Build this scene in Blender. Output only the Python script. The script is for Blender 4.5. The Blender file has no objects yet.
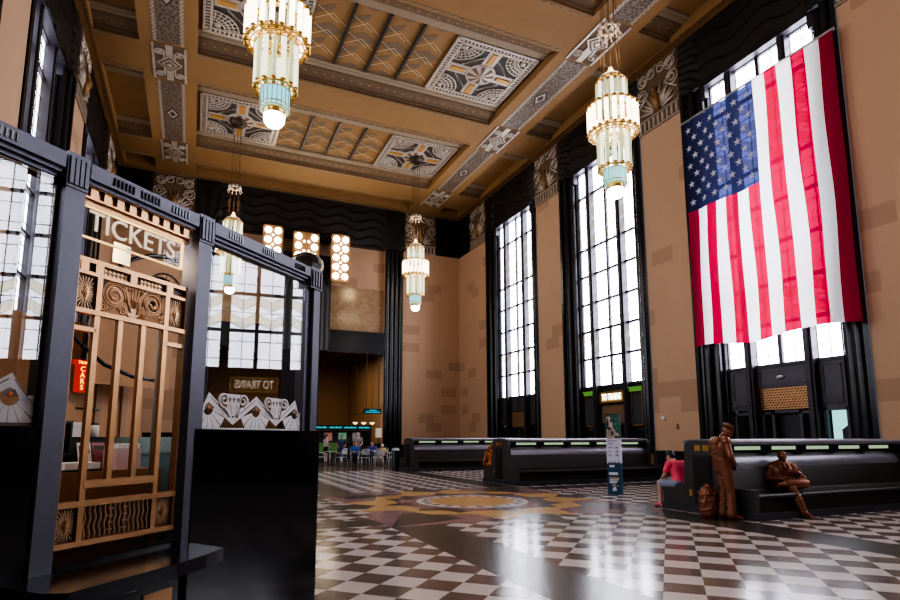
import bpy, math, random
from mathutils import Vector, Matrix
random.seed(7)
PI = math.pi
scene = bpy.context.scene
COL = scene.collection

# ------------------------------------------------------------------ materials
MATS = {}
def new_mat(name):
    m = bpy.data.materials.new(name); m.use_nodes = True
    nt = m.node_tree; nt.nodes.clear()
    return m, nt, nt.nodes, nt.links
def rgb(c): return (c[0], c[1], c[2], 1.0)
def M(name, col, rough=.5, metal=0.0, em=None, ems=0.0, var=.12, scale=6.0, bump=0.0, coat=0.0, spec=.5):
    if name in MATS: return MATS[name]
    m, nt, N, L = new_mat(name)
    out = N.new('ShaderNodeOutputMaterial'); b = N.new('ShaderNodeBsdfPrincipled')
    L.new(b.outputs[0], out.inputs[0])
    tc = N.new('ShaderNodeTexCoord'); nz = N.new('ShaderNodeTexNoise')
    nz.inputs['Scale'].default_value = scale; nz.inputs['Detail'].default_value = 4
    L.new(tc.outputs['Object'], nz.inputs['Vector'])
    mx = N.new('ShaderNodeMix'); mx.data_type = 'RGBA'
    mx.inputs[6].default_value = rgb([c*(1-var) for c in col]); mx.inputs[7].default_value = rgb([min(1, c*(1+var)) for c in col])
    L.new(nz.outputs['Fac'], mx.inputs[0]); L.new(mx.outputs[2], b.inputs['Base Color'])
    b.inputs['Roughness'].default_value = rough; b.inputs['Metallic'].default_value = metal
    b.inputs['Coat Weight'].default_value = coat; b.inputs['Specular IOR Level'].default_value = spec
    if em:
        b.inputs['Emission Color'].default_value = rgb(em); b.inputs['Emission Strength'].default_value = ems
    if bump:
        bp = N.new('ShaderNodeBump'); bp.inputs['Strength'].default_value = bump; bp.inputs['Distance'].default_value = .02
        L.new(nz.outputs['Fac'], bp.inputs['Height']); L.new(bp.outputs[0], b.inputs['Normal'])
    MATS[name] = m
    return m

def marble(name, dark, vein, rough=.16, scale=1.6, amt=.5):
    m, nt, N, L = new_mat(name)
    out = N.new('ShaderNodeOutputMaterial'); b = N.new('ShaderNodeBsdfPrincipled'); L.new(b.outputs[0], out.inputs[0])
    tc = N.new('ShaderNodeTexCoord'); nz = N.new('ShaderNodeTexNoise'); nz.inputs['Scale'].default_value = scale
    nz.inputs['Detail'].default_value = 8; nz.inputs['Distortion'].default_value = 1.6
    L.new(tc.outputs['Object'], nz.inputs['Vector'])
    r = N.new('ShaderNodeValToRGB'); e = r.color_ramp.elements
    e[0].position = .44; e[0].color = rgb(dark); e[1].position = .56; e[1].color = rgb(dark)
    k = e.new(.5); k.color = rgb([d+(v-d)*amt for d, v in zip(dark, vein)])
    L.new(nz.outputs['Fac'], r.inputs[0]); L.new(r.outputs[0], b.inputs['Base Color'])
    b.inputs['Roughness'].default_value = rough
    return m

def wall_material():
    m, nt, N, L = new_mat('tan_wall_blocks')
    out = N.new('ShaderNodeOutputMaterial'); b = N.new('ShaderNodeBsdfPrincipled'); L.new(b.outputs[0], out.inputs[0])
    tc = N.new('ShaderNodeTexCoord'); sp = N.new('ShaderNodeSeparateXYZ'); L.new(tc.outputs['Object'], sp.inputs[0])
    def mt(op, a, c=None, clamp=False):
        n = N.new('ShaderNodeMath'); n.operation = op; n.use_clamp = clamp
        for i, v in enumerate((a, c)):
            if v is None: continue
            if isinstance(v, (int, float)): n.inputs[i].default_value = v
            else: L.new(v, n.inputs[i])
        return n.outputs[0]
    u = mt('ADD', sp.outputs[0], sp.outputs[1]); z = sp.outputs[2]
    row = mt('FLOOR', mt('DIVIDE', z, .62))
    off = mt('MULTIPLY', mt('MODULO', row, 2.0), .5)
    colm = mt('FLOOR', mt('ADD', mt('DIVIDE', u, 1.15), off))
    cb = N.new('ShaderNodeCombineXYZ'); L.new(colm, cb.inputs[0]); L.new(row, cb.inputs[1])
    wn = N.new('ShaderNodeTexWhiteNoise'); wn.noise_dimensions = '2D'; L.new(cb.outputs[0], wn.inputs['Vector'])
    fac = mt('MULTIPLY', mt('GREATER_THAN', wn.outputs['Value'], .90), .6)
    nz = N.new('ShaderNodeTexNoise'); nz.inputs['Scale'].default_value = 26; L.new(tc.outputs['Object'], nz.inputs['Vector'])
    # thin joints
    fz = mt('FRACT', mt('DIVIDE', z, .62)); fu = mt('FRACT', mt('ADD', mt('DIVIDE', u, 1.15), off))
    j = mt('MAXIMUM', mt('LESS_THAN', fz, .03), mt('LESS_THAN', fu, .018))
    fac2 = mt('ADD', fac, mt('MULTIPLY', j, .12), True)
    mx = N.new('ShaderNodeMix'); mx.data_type = 'RGBA'; mx.inputs[6].default_value = (.50, .325, .215, 1); mx.inputs[7].default_value = (.35, .22, .14, 1)
    L.new(fac2, mx.inputs[0])
    m2 = N.new('ShaderNodeMix'); m2.data_type = 'RGBA'; m2.blend_type = 'MULTIPLY'; m2.inputs[0].default_value = .25
    L.new(mx.outputs[2], m2.inputs[6]); L.new(nz.outputs['Color'], m2.inputs[7])
    L.new(mx.outputs[2], b.inputs['Base Color']); b.inputs['Roughness'].default_value = .75
    bp = N.new('ShaderNodeBump'); bp.inputs['Strength'].default_value = .15; bp.inputs['Distance'].default_value = .01
    L.new(nz.outputs['Fac'], bp.inputs['Height']); L.new(bp.outputs[0], b.inputs['Normal'])
    return m

TILE = .388
def floor_material():
    m, nt, N, L = new_mat('terrazzo_checker')
    out = N.new('ShaderNodeOutputMaterial'); b = N.new('ShaderNodeBsdfPrincipled'); L.new(b.outputs[0], out.inputs[0])
    tc = N.new('ShaderNodeTexCoord'); sp = N.new('ShaderNodeSeparateXYZ'); L.new(tc.outputs['Object'], sp.inputs[0])
    def mt(op, a, c=None):
        n = N.new('ShaderNodeMath'); n.operation = op
        for i, v in enumerate((a, c)):
            if v is None: continue
            if isinstance(v, (int, float)): n.inputs[i].default_value = v
            else: L.new(v, n.inputs[i])
        return n.outputs[0]
    x, y = sp.outputs[0], sp.outputs[1]
    u = mt('MULTIPLY', mt('ADD', x, y), 1/math.sqrt(2)); v = mt('MULTIPLY', mt('SUBTRACT', y, x), 1/math.sqrt(2))
    a = mt('FLOOR', mt('DIVIDE', mt('SUBTRACT', u, 6.262), TILE)); c = mt('FLOOR', mt('DIVIDE', mt('SUBTRACT', v, .133), TILE))
    par = mt('FLOORED_MODULO', mt('ADD', a, c), 2.0)
    nz = N.new('ShaderNodeTexNoise'); nz.inputs['Scale'].default_value = 60; nz.inputs['Detail'].default_value = 3
    L.new(tc.outputs['Object'], nz.inputs['Vector'])
    mx = N.new('ShaderNodeMix'); mx.data_type = 'RGBA'; mx.inputs[6].default_value = (.62, .545, .51, 1); mx.inputs[7].default_value = (.155, .115, .10, 1)
    L.new(par, mx.inputs[0])
    # plain brown terrazzo under the cafe end
    far = mt('GREATER_THAN', y, 25.4)
    m3 = N.new('ShaderNodeMix'); m3.data_type = 'RGBA'; L.new(far, m3.inputs[0]); L.new(mx.outputs[2], m3.inputs[6]); m3.inputs[7].default_value = (.13, .085, .065, 1)
    m2 = N.new('ShaderNodeMix'); m2.data_type = 'RGBA'; m2.blend_type = 'MULTIPLY'; m2.inputs[0].default_value = .35
    L.new(m3.outputs[2], m2.inputs[6])
    rr = N.new('ShaderNodeValToRGB'); rr.color_ramp.elements[0].position = .3; rr.color_ramp.elements[0].color = (.55, .55, .55, 1); rr.color_ramp.elements[1].position = .6
    L.new(nz.outputs['Fac'], rr.inputs[0]); L.new(rr.outputs[0], m2.inputs[7]); L.new(m2.outputs[2], b.inputs['Base Color'])
    b.inputs['Roughness'].default_value = .16; b.inputs['Specular IOR Level'].default_value = .5
    n2 = N.new('ShaderNodeTexNoise'); n2.inputs['Scale'].default_value = 1.7; L.new(tc.outputs['Object'], n2.inputs['Vector'])
    bp = N.new('ShaderNodeBump'); bp.inputs['Strength'].default_value = .05; bp.inputs['Distance'].default_value = .03
    L.new(n2.outputs['Fac'], bp.inputs['Height']); L.new(bp.outputs[0], b.inputs['Normal'])
    return m

def emit(name, col, s, var=.06, scale=1.5):
    m, nt, N, L = new_mat(name)
    out = N.new('ShaderNodeOutputMaterial'); e = N.new('ShaderNodeEmission'); L.new(e.outputs[0], out.inputs[0])
    tc = N.new('ShaderNodeTexCoord'); nz = N.new('ShaderNodeTexNoise'); nz.inputs['Scale'].default_value = scale; L.new(tc.outputs['Object'], nz.inputs['Vector'])
    mx = N.new('ShaderNodeMix'); mx.data_type = 'RGBA'; mx.inputs[6].default_value = rgb([c*(1-var) for c in col]); mx.inputs[7].default_value = rgb(col)
    L.new(nz.outputs['Fac'], mx.inputs[0]); L.new(mx.outputs[2], e.inputs[0]); e.inputs[1].default_value = s
    return m

def lace_material(name, ground, line, scale=9.0):
    m, nt, N, L = new_mat(name)
    out = N.new('ShaderNodeOutputMaterial'); b = N.new('ShaderNodeBsdfPrincipled'); L.new(b.outputs[0], out.inputs[0])
    tc = N.new('ShaderNodeTexCoord'); vo = N.new('ShaderNodeTexVoronoi'); vo.feature = 'DISTANCE_TO_EDGE'; vo.inputs['Scale'].default_value = scale
    nz = N.new('ShaderNodeTexNoise'); nz.inputs['Scale'].default_value = scale*1.2
    L.new(tc.outputs['Object'], nz.inputs['Vector'])
    mxv = N.new('ShaderNodeMix'); mxv.data_type = 'VECTOR'; mxv.inputs[0].default_value = .08
    L.new(tc.outputs['Object'], mxv.inputs[4]); L.new(nz.outputs['Color'], mxv.inputs[5]); L.new(mxv.outputs[1], vo.inputs['Vector'])
    r = N.new('ShaderNodeValToRGB'); e = r.color_ramp.elements; e[0].position = .06; e[0].color = rgb(line); e[1].position = .16; e[1].color = rgb(ground)
    L.new(vo.outputs['Distance'], r.inputs[0]); L.new(r.outputs[0], b.inputs['Base Color'])
    b.inputs['Roughness'].default_value = .5
    return m

def pane_glass(name, boost=2.0, tint=(1, 1, 1)):
    m, nt, N, L = new_mat(name)
    out = N.new('ShaderNodeOutputMaterial'); mix = N.new('ShaderNodeMixShader'); L.new(mix.outputs[0], out.inputs[0])
    t = N.new('ShaderNodeBsdfTransparent'); t.inputs[0].default_value = rgb([.93*c for c in tint]); g = N.new('ShaderNodeBsdfGlossy'); g.inputs['Roughness'].default_value = .004
    ge = N.new('ShaderNodeNewGeometry'); dt = N.new('ShaderNodeVectorMath'); dt.operation = 'DOT_PRODUCT'
    L.new(ge.outputs['Incoming'], dt.inputs[0]); L.new(ge.outputs['Normal'], dt.inputs[1])
    def mth(op, a, c):
        n = N.new('ShaderNodeMath'); n.operation = op; n.use_clamp = op == 'MULTIPLY'
        for i, q in enumerate((a, c)):
            if isinstance(q, (int, float)): n.inputs[i].default_value = q
            else: L.new(q, n.inputs[i])
        return n
    ab = mth('ABSOLUTE', dt.outputs['Value'], 0.0); om = mth('SUBTRACT', 1.0, ab.outputs[0]); pw = mth('POWER', om.outputs[0], 5.0)
    sc = mth('MULTIPLY', pw.outputs[0], .957); ad = mth('ADD', sc.outputs[0], .043); k = mth('MULTIPLY', ad.outputs[0], boost)
    L.new(k.outputs[0], mix.inputs[0]); L.new(t.outputs[0], mix.inputs[1]); L.new(g.outputs[0], mix.inputs[2])
    return m

def cloth(name, col, trans=.45, clear=.0):
    m, nt, N, L = new_mat(name)
    out = N.new('ShaderNodeOutputMaterial'); d = N.new('ShaderNodeBsdfDiffuse'); t = N.new('ShaderNodeBsdfTranslucent')
    tc = N.new('ShaderNodeTexCoord'); nz = N.new('ShaderNodeTexNoise'); nz.inputs['Scale'].default_value = 3
    L.new(tc.outputs['Object'], nz.inputs['Vector'])
    mx = N.new('ShaderNodeMix'); mx.data_type = 'RGBA'; mx.inputs[6].default_value = rgb([c*.9 for c in col]); mx.inputs[7].default_value = rgb(col)
    L.new(nz.outputs['Fac'], mx.inputs[0]); L.new(mx.outputs[2], d.inputs[0]); L.new(mx.outputs[2], t.inputs[0])
    a = N.new('ShaderNodeMixShader'); a.inputs[0].default_value = trans; L.new(d.outputs[0], a.inputs[1]); L.new(t.outputs[0], a.inputs[2])
    if clear:
        tr = N.new('ShaderNodeBsdfTransparent'); tr.inputs[0].default_value = rgb([min(1, c*1.25) for c in col])
        q = N.new('ShaderNodeMixShader'); q.inputs[0].default_value = clear; L.new(a.outputs[0], q.inputs[1]); L.new(tr.outputs[0], q.inputs[2]); L.new(q.outputs[0], out.inputs[0])
    else: L.new(a.outputs[0], out.inputs[0])
    return m

TAN = wall_material(); FLOOR = floor_material()
BLACK = M('black_marble', (.017, .017, .021), .24, scale=3, var=.35)
BLACKRELIEF = M('black_relief_stone', (.016, .015, .015), .38)
VEINED = marble('brown_veined_marble', (.33, .215, .125), (.50, .36, .24), .14, 1.1, .45)
CEIL = M('ceiling_ochre', (.255, .142, .055), .7, scale=1.2)
CEILDK = M('ceiling_cove_brown', (.145, .09, .05), .7, scale=5, var=.25)
CEILPALE = M('ceiling_pale_moulding', (.26, .195, .13), .6)
CEILGREY = M('ceiling_grey_field', (.17, .115, .07), .75)
CEILLINE = M('ceiling_cream_line', (.62, .47, .28), .6)
IRON = M('dark_iron_rib', (.03, .028, .03), .4)
LACE = lace_material('silver_lace_panel', (.075, .05, .035), (.21, .165, .125), 7.0)
SILVER = M('aged_silver_leaf', (.46, .40, .345), .42, .35, var=.3, scale=9)
SILVERDK = M('dark_silver_ground', (.05, .04, .035), .6)  # dark ground tone behind the silver ornament
GOLD = M('gilded_plaster', (.5, .27, .08), .45, .3)
BRASS = M('polished_brass', (.75, .47, .16), .28, 1.0)
BRONZEGRILLE = M('gilt_bronze_grille', (.45, .255, .13), .32, .85, var=.2, scale=14)
BRONZEDK = M('dark_bronze', (.07, .05, .035), .45, .6)
FRAMEBLUE = M('blue_grey_metal', (.088, .086, .11), .38, .35, scale=20, var=.1)
BASEBLACK = M('black_glass_panel', (.006, .006, .008), .12)
COUNTER = M('polished_black_counter', (.010, .010, .014), .2, spec=.35)
WOOD = M('honey_wood', (.40, .215, .10), .45, scale=10)
STATUE = M('brown_patinated_bronze', (.23, .092, .05), .31, .45, var=.35, scale=22)
STATUEO = M('orange_patinated_bronze', (.36, .12, .03), .4, .4, var=.3, scale=20)
BENCH = M('dark_bench_wood', (.027, .019, .0165), .42, spec=.22, scale=12, var=.25)
BENCHTOP = M('satin_bench_metal', (.20, .19, .225), .34, .3)
VENT = M('vent_black', (.012, .012, .014), .5)
MUNTIN = M('window_muntin_violet_black', (.045, .037, .048), .4, .2)
PANE_R = emit('frosted_pane_bright', (.83, .86, 1.0), 13.0)
PANE_RC = emit('frosted_pane_cream', (.95, .88, .76), 8.0)
PANE_L = emit('frosted_pane_cool', (.84, .88, 1.0), 6.0)
PANE_LC = emit('frosted_pane_cool_cream', (.9, .86, .78), 4.0)
DARKGLASS = M('dark_door_glass', (.012, .014, .014), .06)
TUBE = emit('lit_glass_tube', (1.0, .87, .64), 3.4, .02)
TUBEG = M('green_glass_tube', (.55, .62, .42), .15, em=(.60, .66, .34), ems=.42)
TUBEW = emit('white_glass_rod', (1.0, .95, .72), 1.35, .02)
AQUA = emit('aqua_glass_drum', (.30, .74, .82), 1.15, .1)
BULB = emit('white_globe', (1.0, .95, .85), 9.0, .02)
LAMP = emit('panel_bulb', (1.0, .90, .74), 22.0, .01)
SLOT = emit('lit_bench_slot', (.58, .78, .50), .62, .35, 1.2)
GREENLIT = emit('green_lit_case_top', (.25, .6, .12), .35)
SIGNWHITE = emit('sign_letters_white', (1.0, .93, .78), 3.6)
CYAN = emit('cyan_sign_face', (.0, .20, .26), .25, .3, 4)
CYANTXT = emit('cyan_sign_text', (.08, .62, .75), .8)
TEALSIGN = emit('teal_fascia', (.01, .13, .12), .3, .3, 4)
NEON = emit('red_neon', (1.0, .03, .0), .45)
NEONY = emit('orange_neon_letters', (1.0, .42, .06), 2.2)
WHITE = M('white_paint', (.78, .78, .76), .4)
CHROME = M('white_metal', (.62, .63, .66), .3, .5)
PAPER = M('white_paper', (.8, .79, .76), .7)
PINKPAPER = M('pinkish_card', (.62, .47, .48), .6)
TEAL = M('grey_teal_cabinet', (.15, .23, .22), .5)
DKGREY = M('charcoal_plastic', (.03, .03, .033), .45)
BLUE1 = M('logo_blue', (.03, .22, .5), .5)
GLASS = pane_glass('booth_plate_glass', 1.25)
SIGNGLASS = pane_glass('sign_plate_glass', .3)
ETCH = M('etched_frosted_white', (.64, .62, .62), .55, var=.08)
ETCHLINE = M('etched_dark_line', (.13, .10, .09), .5)
AMBER = M('amber_glass_gem', (.45, .13, .03), .2)
FLAGRED = cloth('flag_red', (.40, .008, .045), .36, .075)
FLAGWHITE = cloth('flag_white', (.80, .79, .82), .38)
FLAGBLUE = cloth('flag_blue', (.030, .034, .085), .34, .26)
INLAYDK = M('dark_terrazzo', (.062, .054, .046), .22, scale=80, var=.5)
INLAYTAN = M('ochre_terrazzo', (.60, .36, .15), .18, scale=80, var=.2)
INLAYMAUVE = M('mauve_terrazzo', (.32, .18, .175), .18, scale=80, var=.25)
INLAYWHITE = M('white_terrazzo', (.62, .57, .53), .18, scale=80, var=.12)

# ------------------------------------------------------------------ mesh builder
class MB:
    def __init__(s, M0=None):
        s.v = []; s.f = []; s.m = []; s.s = []; s.M = M0 or Matrix.Identity(4)
    def add(s, vs, fs, m=0, smooth=False):
        o = len(s.v)
        for p in vs: s.v.append(s.M @ Vector(p))
        for f in fs: s.f.append([i+o for i in f]); s.m.append(m); s.s.append(smooth)
        return s
    def box(s, x0, x1, y0, y1, z0, z1, m=0):
        if x0 > x1: x0, x1 = x1, x0
        if y0 > y1: y0, y1 = y1, y0
        if z0 > z1: z0, z1 = z1, z0
        return s.add([(x0,y0,z0),(x1,y0,z0),(x1,y1,z0),(x0,y1,z0),(x0,y0,z1),(x1,y0,z1),(x1,y1,z1),(x0,y1,z1)],
              [(0,3,2,1),(4,5,6,7),(0,1,5,4),(1,2,6,5),(2,3,7,6),(3,0,4,7)], m)
    def rbox(s, x0, x1, y0, y1, z0, z1, r, m=0):   # box with rounded vertical (xz) corners along y
        pts = []
        for cx, cz, a0 in ((x1-r, z1-r, 0), (x0+r, z1-r, PI/2), (x0+r, z0+r, PI), (x1-r, z0+r, 1.5*PI)):
            for k in range(6): a = a0+k/5*PI/2; pts.append((cx+r*math.cos(a), cz+r*math.sin(a)))
        return s.extr(pts, y0, y1, lambda a, b, c: (a, c, b), m)
    def extr(s, pts, h0, h1, f, m=0, smooth=False):   # closed polygon extruded
        n = len(pts)
        vs = [f(a, b, h0) for a, b in pts]+[f(a, b, h1) for a, b in pts]
        fs = [[i, (i+1) % n, n+(i+1) % n, n+i] for i in range(n)]
        s.add(vs, fs, m, smooth); o = len(s.v)-2*n
        s.f.append([o+i for i in reversed(range(n))]); s.m.append(m); s.s.append(False)
        s.f.append([o+n+i for i in range(n)]); s.m.append(m); s.s.append(False)
        return s
    def prism(s, pts, z0, z1, m=0): return s.extr(pts, z0, z1, lambda a, b, c: (a, b, c), m)
    def strip(s, pts, h0, h1, f, m=0, smooth=False):  # open profile extruded
        n = len(pts); vs = [f(a, b, h0) for a, b in pts]+[f(a, b, h1) for a, b in pts]
        return s.add(vs, [[i, i+1, n+i+1, n+i] for i in range(n-1)], m, smooth)
    def bar(s, p0, p1, w, d, up=(0, 0, 1), m=0):
        p0 = Vector(p0); p1 = Vector(p1); t = (p1-p0).normalized(); u = Vector(up); a = t.cross(u)
        if a.length < 1e-4: a = t.cross(Vector((1, 0, 0)))
        a.normalize(); b = a.cross(t).normalized(); a = a*w/2; b = b*d/2
        vs = [p0-a-b, p0+a-b, p0+a+b, p0-a+b, p1-a-b, p1+a-b, p1+a+b, p1-a+b]
        return s.add(vs, [(0,3,2,1),(4,5,6,7),(0,1,5,4),(1,2,6,5),(2,3,7,6),(3,0,4,7)], m)
    def tube(s, pts, r, n=8, m=0, cap=True, smooth=True):
        pts = [Vector(p) for p in pts]; k = len(pts); rs = r if isinstance(r, (list, tuple)) else [r]*k
        vs = []; prev = None
        for i, p in enumerate(pts):
            t = (pts[min(i+1, k-1)]-pts[max(i-1, 0)]).normalized()
            a = prev-t*prev.dot(t) if prev else t.orthogonal()
            if a.length < 1e-5: a = t.orthogonal()
            a.normalize(); prev = a; b = t.cross(a)
            for j in range(n):
                q = 2*PI*j/n; vs.append(p+(a*math.cos(q)+b*math.sin(q))*rs[i])
        fs = [[i*n+j, i*n+(j+1) % n, (i+1)*n+(j+1) % n, (i+1)*n+j] for i in range(k-1) for j in range(n)]
        s.add(vs, fs, m, smooth)
        if cap:
            o = len(s.v)-k*n
            s.f.append([o+j for j in reversed(range(n))]); s.m.append(m); s.s.append(False)
            s.f.append([o+(k-1)*n+j for j in range(n)]); s.m.append(m); s.s.append(False)
        return s
    def lathe(s, prof, n=24, c=(0, 0, 0), m=0, smooth=True, a0=0, a1=2*PI):
        full = abs(a1-a0-2*PI) < 1e-6; k = len(prof); nn = n if full else n+1
        vs = []
        for j in range(nn):
            a = a0+(a1-a0)*j/n
            for r, z in prof: vs.append((c[0]+r*math.cos(a), c[1]+r*math.sin(a), c[2]+z))
        fs = [[j*k+i, ((j+1) % nn)*k+i, ((j+1) % nn)*k+i+1, j*k+i+1] for j in range(n) for i in range(k-1)]
        return s.add(vs, fs, m, smooth)
    def ell(s, c, rx, ry, rz, n=14, k=9, m=0, R=None):
        c = Vector(c); R = R or Matrix.Identity(3)
        vs = [c+R @ Vector((0, 0, rz))]
        for i in range(1, k):
            t = PI*i/k
            for j in range(n):
                a = 2*PI*j/n; vs.append(c+R @ Vector((rx*math.sin(t)*math.cos(a), ry*math.sin(t)*math.sin(a), rz*math.cos(t))))
        vs.append(c+R @ Vector((0, 0, -rz)))
        fs = [[0, 1+j, 1+(j+1) % n] for j in range(n)]
        for i in range(k-2):
            for j in range(n): fs.append([1+i*n+j, 1+(i+1)*n+j, 1+(i+1)*n+(j+1) % n, 1+i*n+(j+1) % n])
        L = len(vs)-1; o = 1+(k-2)*n
        fs += [[o+(j+1) % n, o+j, L] for j in range(n)]
        return s.add(vs, fs, m, True)
    def arc(s, f, R, r, a0, a1, n=14, k=6, m=0):      # thin rod bent to an arc; f maps (a,b) plane to 3D
        pts = [f(R*math.cos(a0+(a1-a0)*i/n), R*math.sin(a0+(a1-a0)*i/n)) for i in range(n+1)]
        return s.tube(pts, r, k, m)
    def curve2(s, f, pts, r, k=5, m=0): return s.tube([f(a, b) for a, b in pts], r, k, m)
    def grid(s, nu, nv, f, m=0, smooth=True, mf=None):
        o = len(s.v); vs = [f(i/nu, j/nv) for j in range(nv+1) for i in range(nu+1)]
        for p in vs: s.v.append(s.M @ Vector(p))
        for j in range(nv):
            for i in range(nu):
                a = o+j*(nu+1)+i; s.f.append([a, a+1, a+nu+2, a+nu+1]); s.m.append(mf(i, j) if mf else m); s.s.append(smooth)
        return s
    def build(s, name, mats, parent=None, loc=None, rot=None):
        me = bpy.data.meshes.new(name); me.from_pydata([tuple(v) for v in s.v], [], s.f)
        if not isinstance(mats, (list, tuple)): mats = [mats]
        for m in mats: me.materials.append(m)
        me.polygons.foreach_set('material_index', s.m); me.polygons.foreach_set('use_smooth', s.s); me.update()
        o = bpy.data.objects.new(name, me); COL.objects.link(o)
        if parent: o.parent = parent
        if loc: o.location = loc
        if rot: o.rotation_euler = rot
        return o

def thing(name, label, cat, loc=(0, 0, 0), rotz=0, group=None):
    o = bpy.data.objects.new(name, None); COL.objects.link(o); o.empty_display_size = .2
    o.location = loc; o.rotation_euler = (0, 0, rotz); o['label'] = label; o['category'] = cat
    if group: o['group'] = group
    return o
def tag(o, label, cat, group=None):
    o['label'] = label; o['category'] = cat
    if group: o['group'] = group
    return o
def struct(name, label=None, loc=(0, 0, 0)):
    o = bpy.data.objects.new(name, None); COL.objects.link(o); o['kind'] = 'structure'; o.location = loc
    if label: o['label'] = label
    return o
def S(o, label=None):
    o['kind'] = 'structure'
    if label: o['label'] = label
    return o
def copy_tree(o, parent=None):
    c = o.copy(); COL.objects.link(c)
    if parent: c.parent = parent
    for ch in list(o.children): copy_tree(ch, c)
    return c
def text_obj(body, size, depth, name, material, parent, mat4, sx=1.0, align='CENTER'):
    cu = bpy.data.curves.new('t', 'FONT'); cu.body = body; cu.size = size; cu.extrude = depth; cu.align_x = align; cu.align_y = 'CENTER'
    cu.space_character = 1.02
    t = bpy.data.objects.new('t', cu); COL.objects.link(t)
    dg = bpy.context.evaluated_depsgraph_get(); me = bpy.data.meshes.new_from_object(t.evaluated_get(dg))
    bpy.data.objects.remove(t)
    me.name = name; me.transform(mat4 @ Matrix.Diagonal((sx, 1, 1, 1))); me.materials.clear(); me.materials.append(material)
    o = bpy.data.objects.new(name, me); COL.objects.link(o)
    if parent: o.parent = parent
    return o
def bake(mb, name, mats, voxel, parent=None, smooth=3, disp=0.0, loc=None):
    o = mb.build(name+'_raw', mats)
    r = o.modifiers.new('r', 'REMESH'); r.mode = 'VOXEL'; r.voxel_size = voxel
    if smooth:
        sm = o.modifiers.new('s', 'SMOOTH'); sm.iterations = smooth; sm.factor = .5
    if disp:
        tx = bpy.data.textures.new('cl', 'CLOUDS'); tx.noise_scale = disp[1]
        d = o.modifiers.new('d', 'DISPLACE'); d.texture = tx; d.strength = disp[0]; d.mid_level = .5
    dg = bpy.context.evaluated_depsgraph_get(); dg.update()
    me = bpy.data.meshes.new_from_object(o.evaluated_get(dg)); old = o.data
    bpy.data.objects.remove(o); bpy.data.meshes.remove(old)
    me.name = name
    if len(me.materials) == 0: me.materials.append(mats if not isinstance(mats, (list, tuple)) else mats[0])
    me.polygons.foreach_set('use_smooth', [True]*len(me.polygons))
    q = bpy.data.objects.new(name, me); COL.objects.link(q)
    if parent: q.parent = parent
    if loc: q.location = loc
    return q

# ------------------------------------------------------------------ dimensions
XR, XL, YB, YF = 17.6, -4.9, 37.3, -12.4
XC = 6.35
ZC = 17.6
PITCH = 8.5
WC = [12.93+PITCH*k for k in (-2, -1, 0, 1, 2)]
HW = 3.09      # half width of a window bay
GW = 2.05
REC = .5

# ------------------------------------------------------------------ camera
cam = bpy.data.cameras.new('camera'); cam.sensor_width = 36; cam.lens = 571.5/900*36
cam.shift_x = 7/900; cam.shift_y = 56.5/900; cam.clip_start = .05; cam.clip_end = 300
co = bpy.data.objects.new('camera', cam); COL.objects.link(co)
f = 571.5
vx = Vector((1765-443, 437-356.5, f)).normalized(); vy = Vector((191-443, 437-356.5, f)).normalized()
vx = (vx-vy*vx.dot(vy)).normalized(); vz = vx.cross(vy)
# rows of R are the camera axes in world space
right = Vector((vx[0], vy[0], vz[0])); down = Vector((vx[1], vy[1], vz[1])); fwd = Vector((vx[2], vy[2], vz[2]))
mw = Matrix((( right[0], -down[0], -fwd[0], 0), (right[1], -down[1], -fwd[1], 0), (right[2], -down[2], -fwd[2], 1.5), (0, 0, 0, 1)))
co.matrix_world = mw
scene.camera = co

# ------------------------------------------------------------------ floor
fl = MB(); fl.box(XL-2, XR+3, YF-1, 48.5, -.2, 0)
floor = S(fl.build('floor', FLOOR), 'polished terrazzo floor with diagonal checkerboard tiles')
CXM, CYM = 6.17, 12.4
def poly_part(name, polys, mat, z, fan=False):
    mb = MB()
    for p in polys:
        if fan:
            n = len(p); mb.add([(CXM, CYM, z)]+[(x, y, z) for x, y in p], [(0, 1+k, 1+(k+1) % n) for k in range(n)])
        else: mb.prism(p, -.01, z)
    return mb.build(name, mat, floor)
bands = []
hb = .455; bx = 2.56
for sx in (-1, 1):
    bands.append([(CXM+sx*bx-hb, YF), (CXM+sx*bx+hb, YF), (CXM+sx*bx+hb, CYM-2.9), (CXM+sx*bx-hb, CYM-2.9)])
    bands.append([(CXM+sx*bx-hb, CYM+2.9), (CXM+sx*bx+hb, CYM+2.9), (CXM+sx*bx+hb, 25.4), (CXM+sx*bx-hb, 25.4)])
for p in bands: poly_part('dark_floor_band', [p], INLAYDK, .001)
for sy in (-1, 1):
    y0 = CYM+sy*2.36
    for x0, x1 in ((XL, CXM-bx-hb), (CXM+bx+hb, XR)):
        poly_part('dark_floor_band', [[(x0, y0-.36), (x1, y0-.36), (x1, y0+.36), (x0, y0+.36)]], INLAYDK, .0012)
def P(r, a): a = math.radians(a); return (CXM+r*math.cos(a), CYM+r*math.sin(a))
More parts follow.
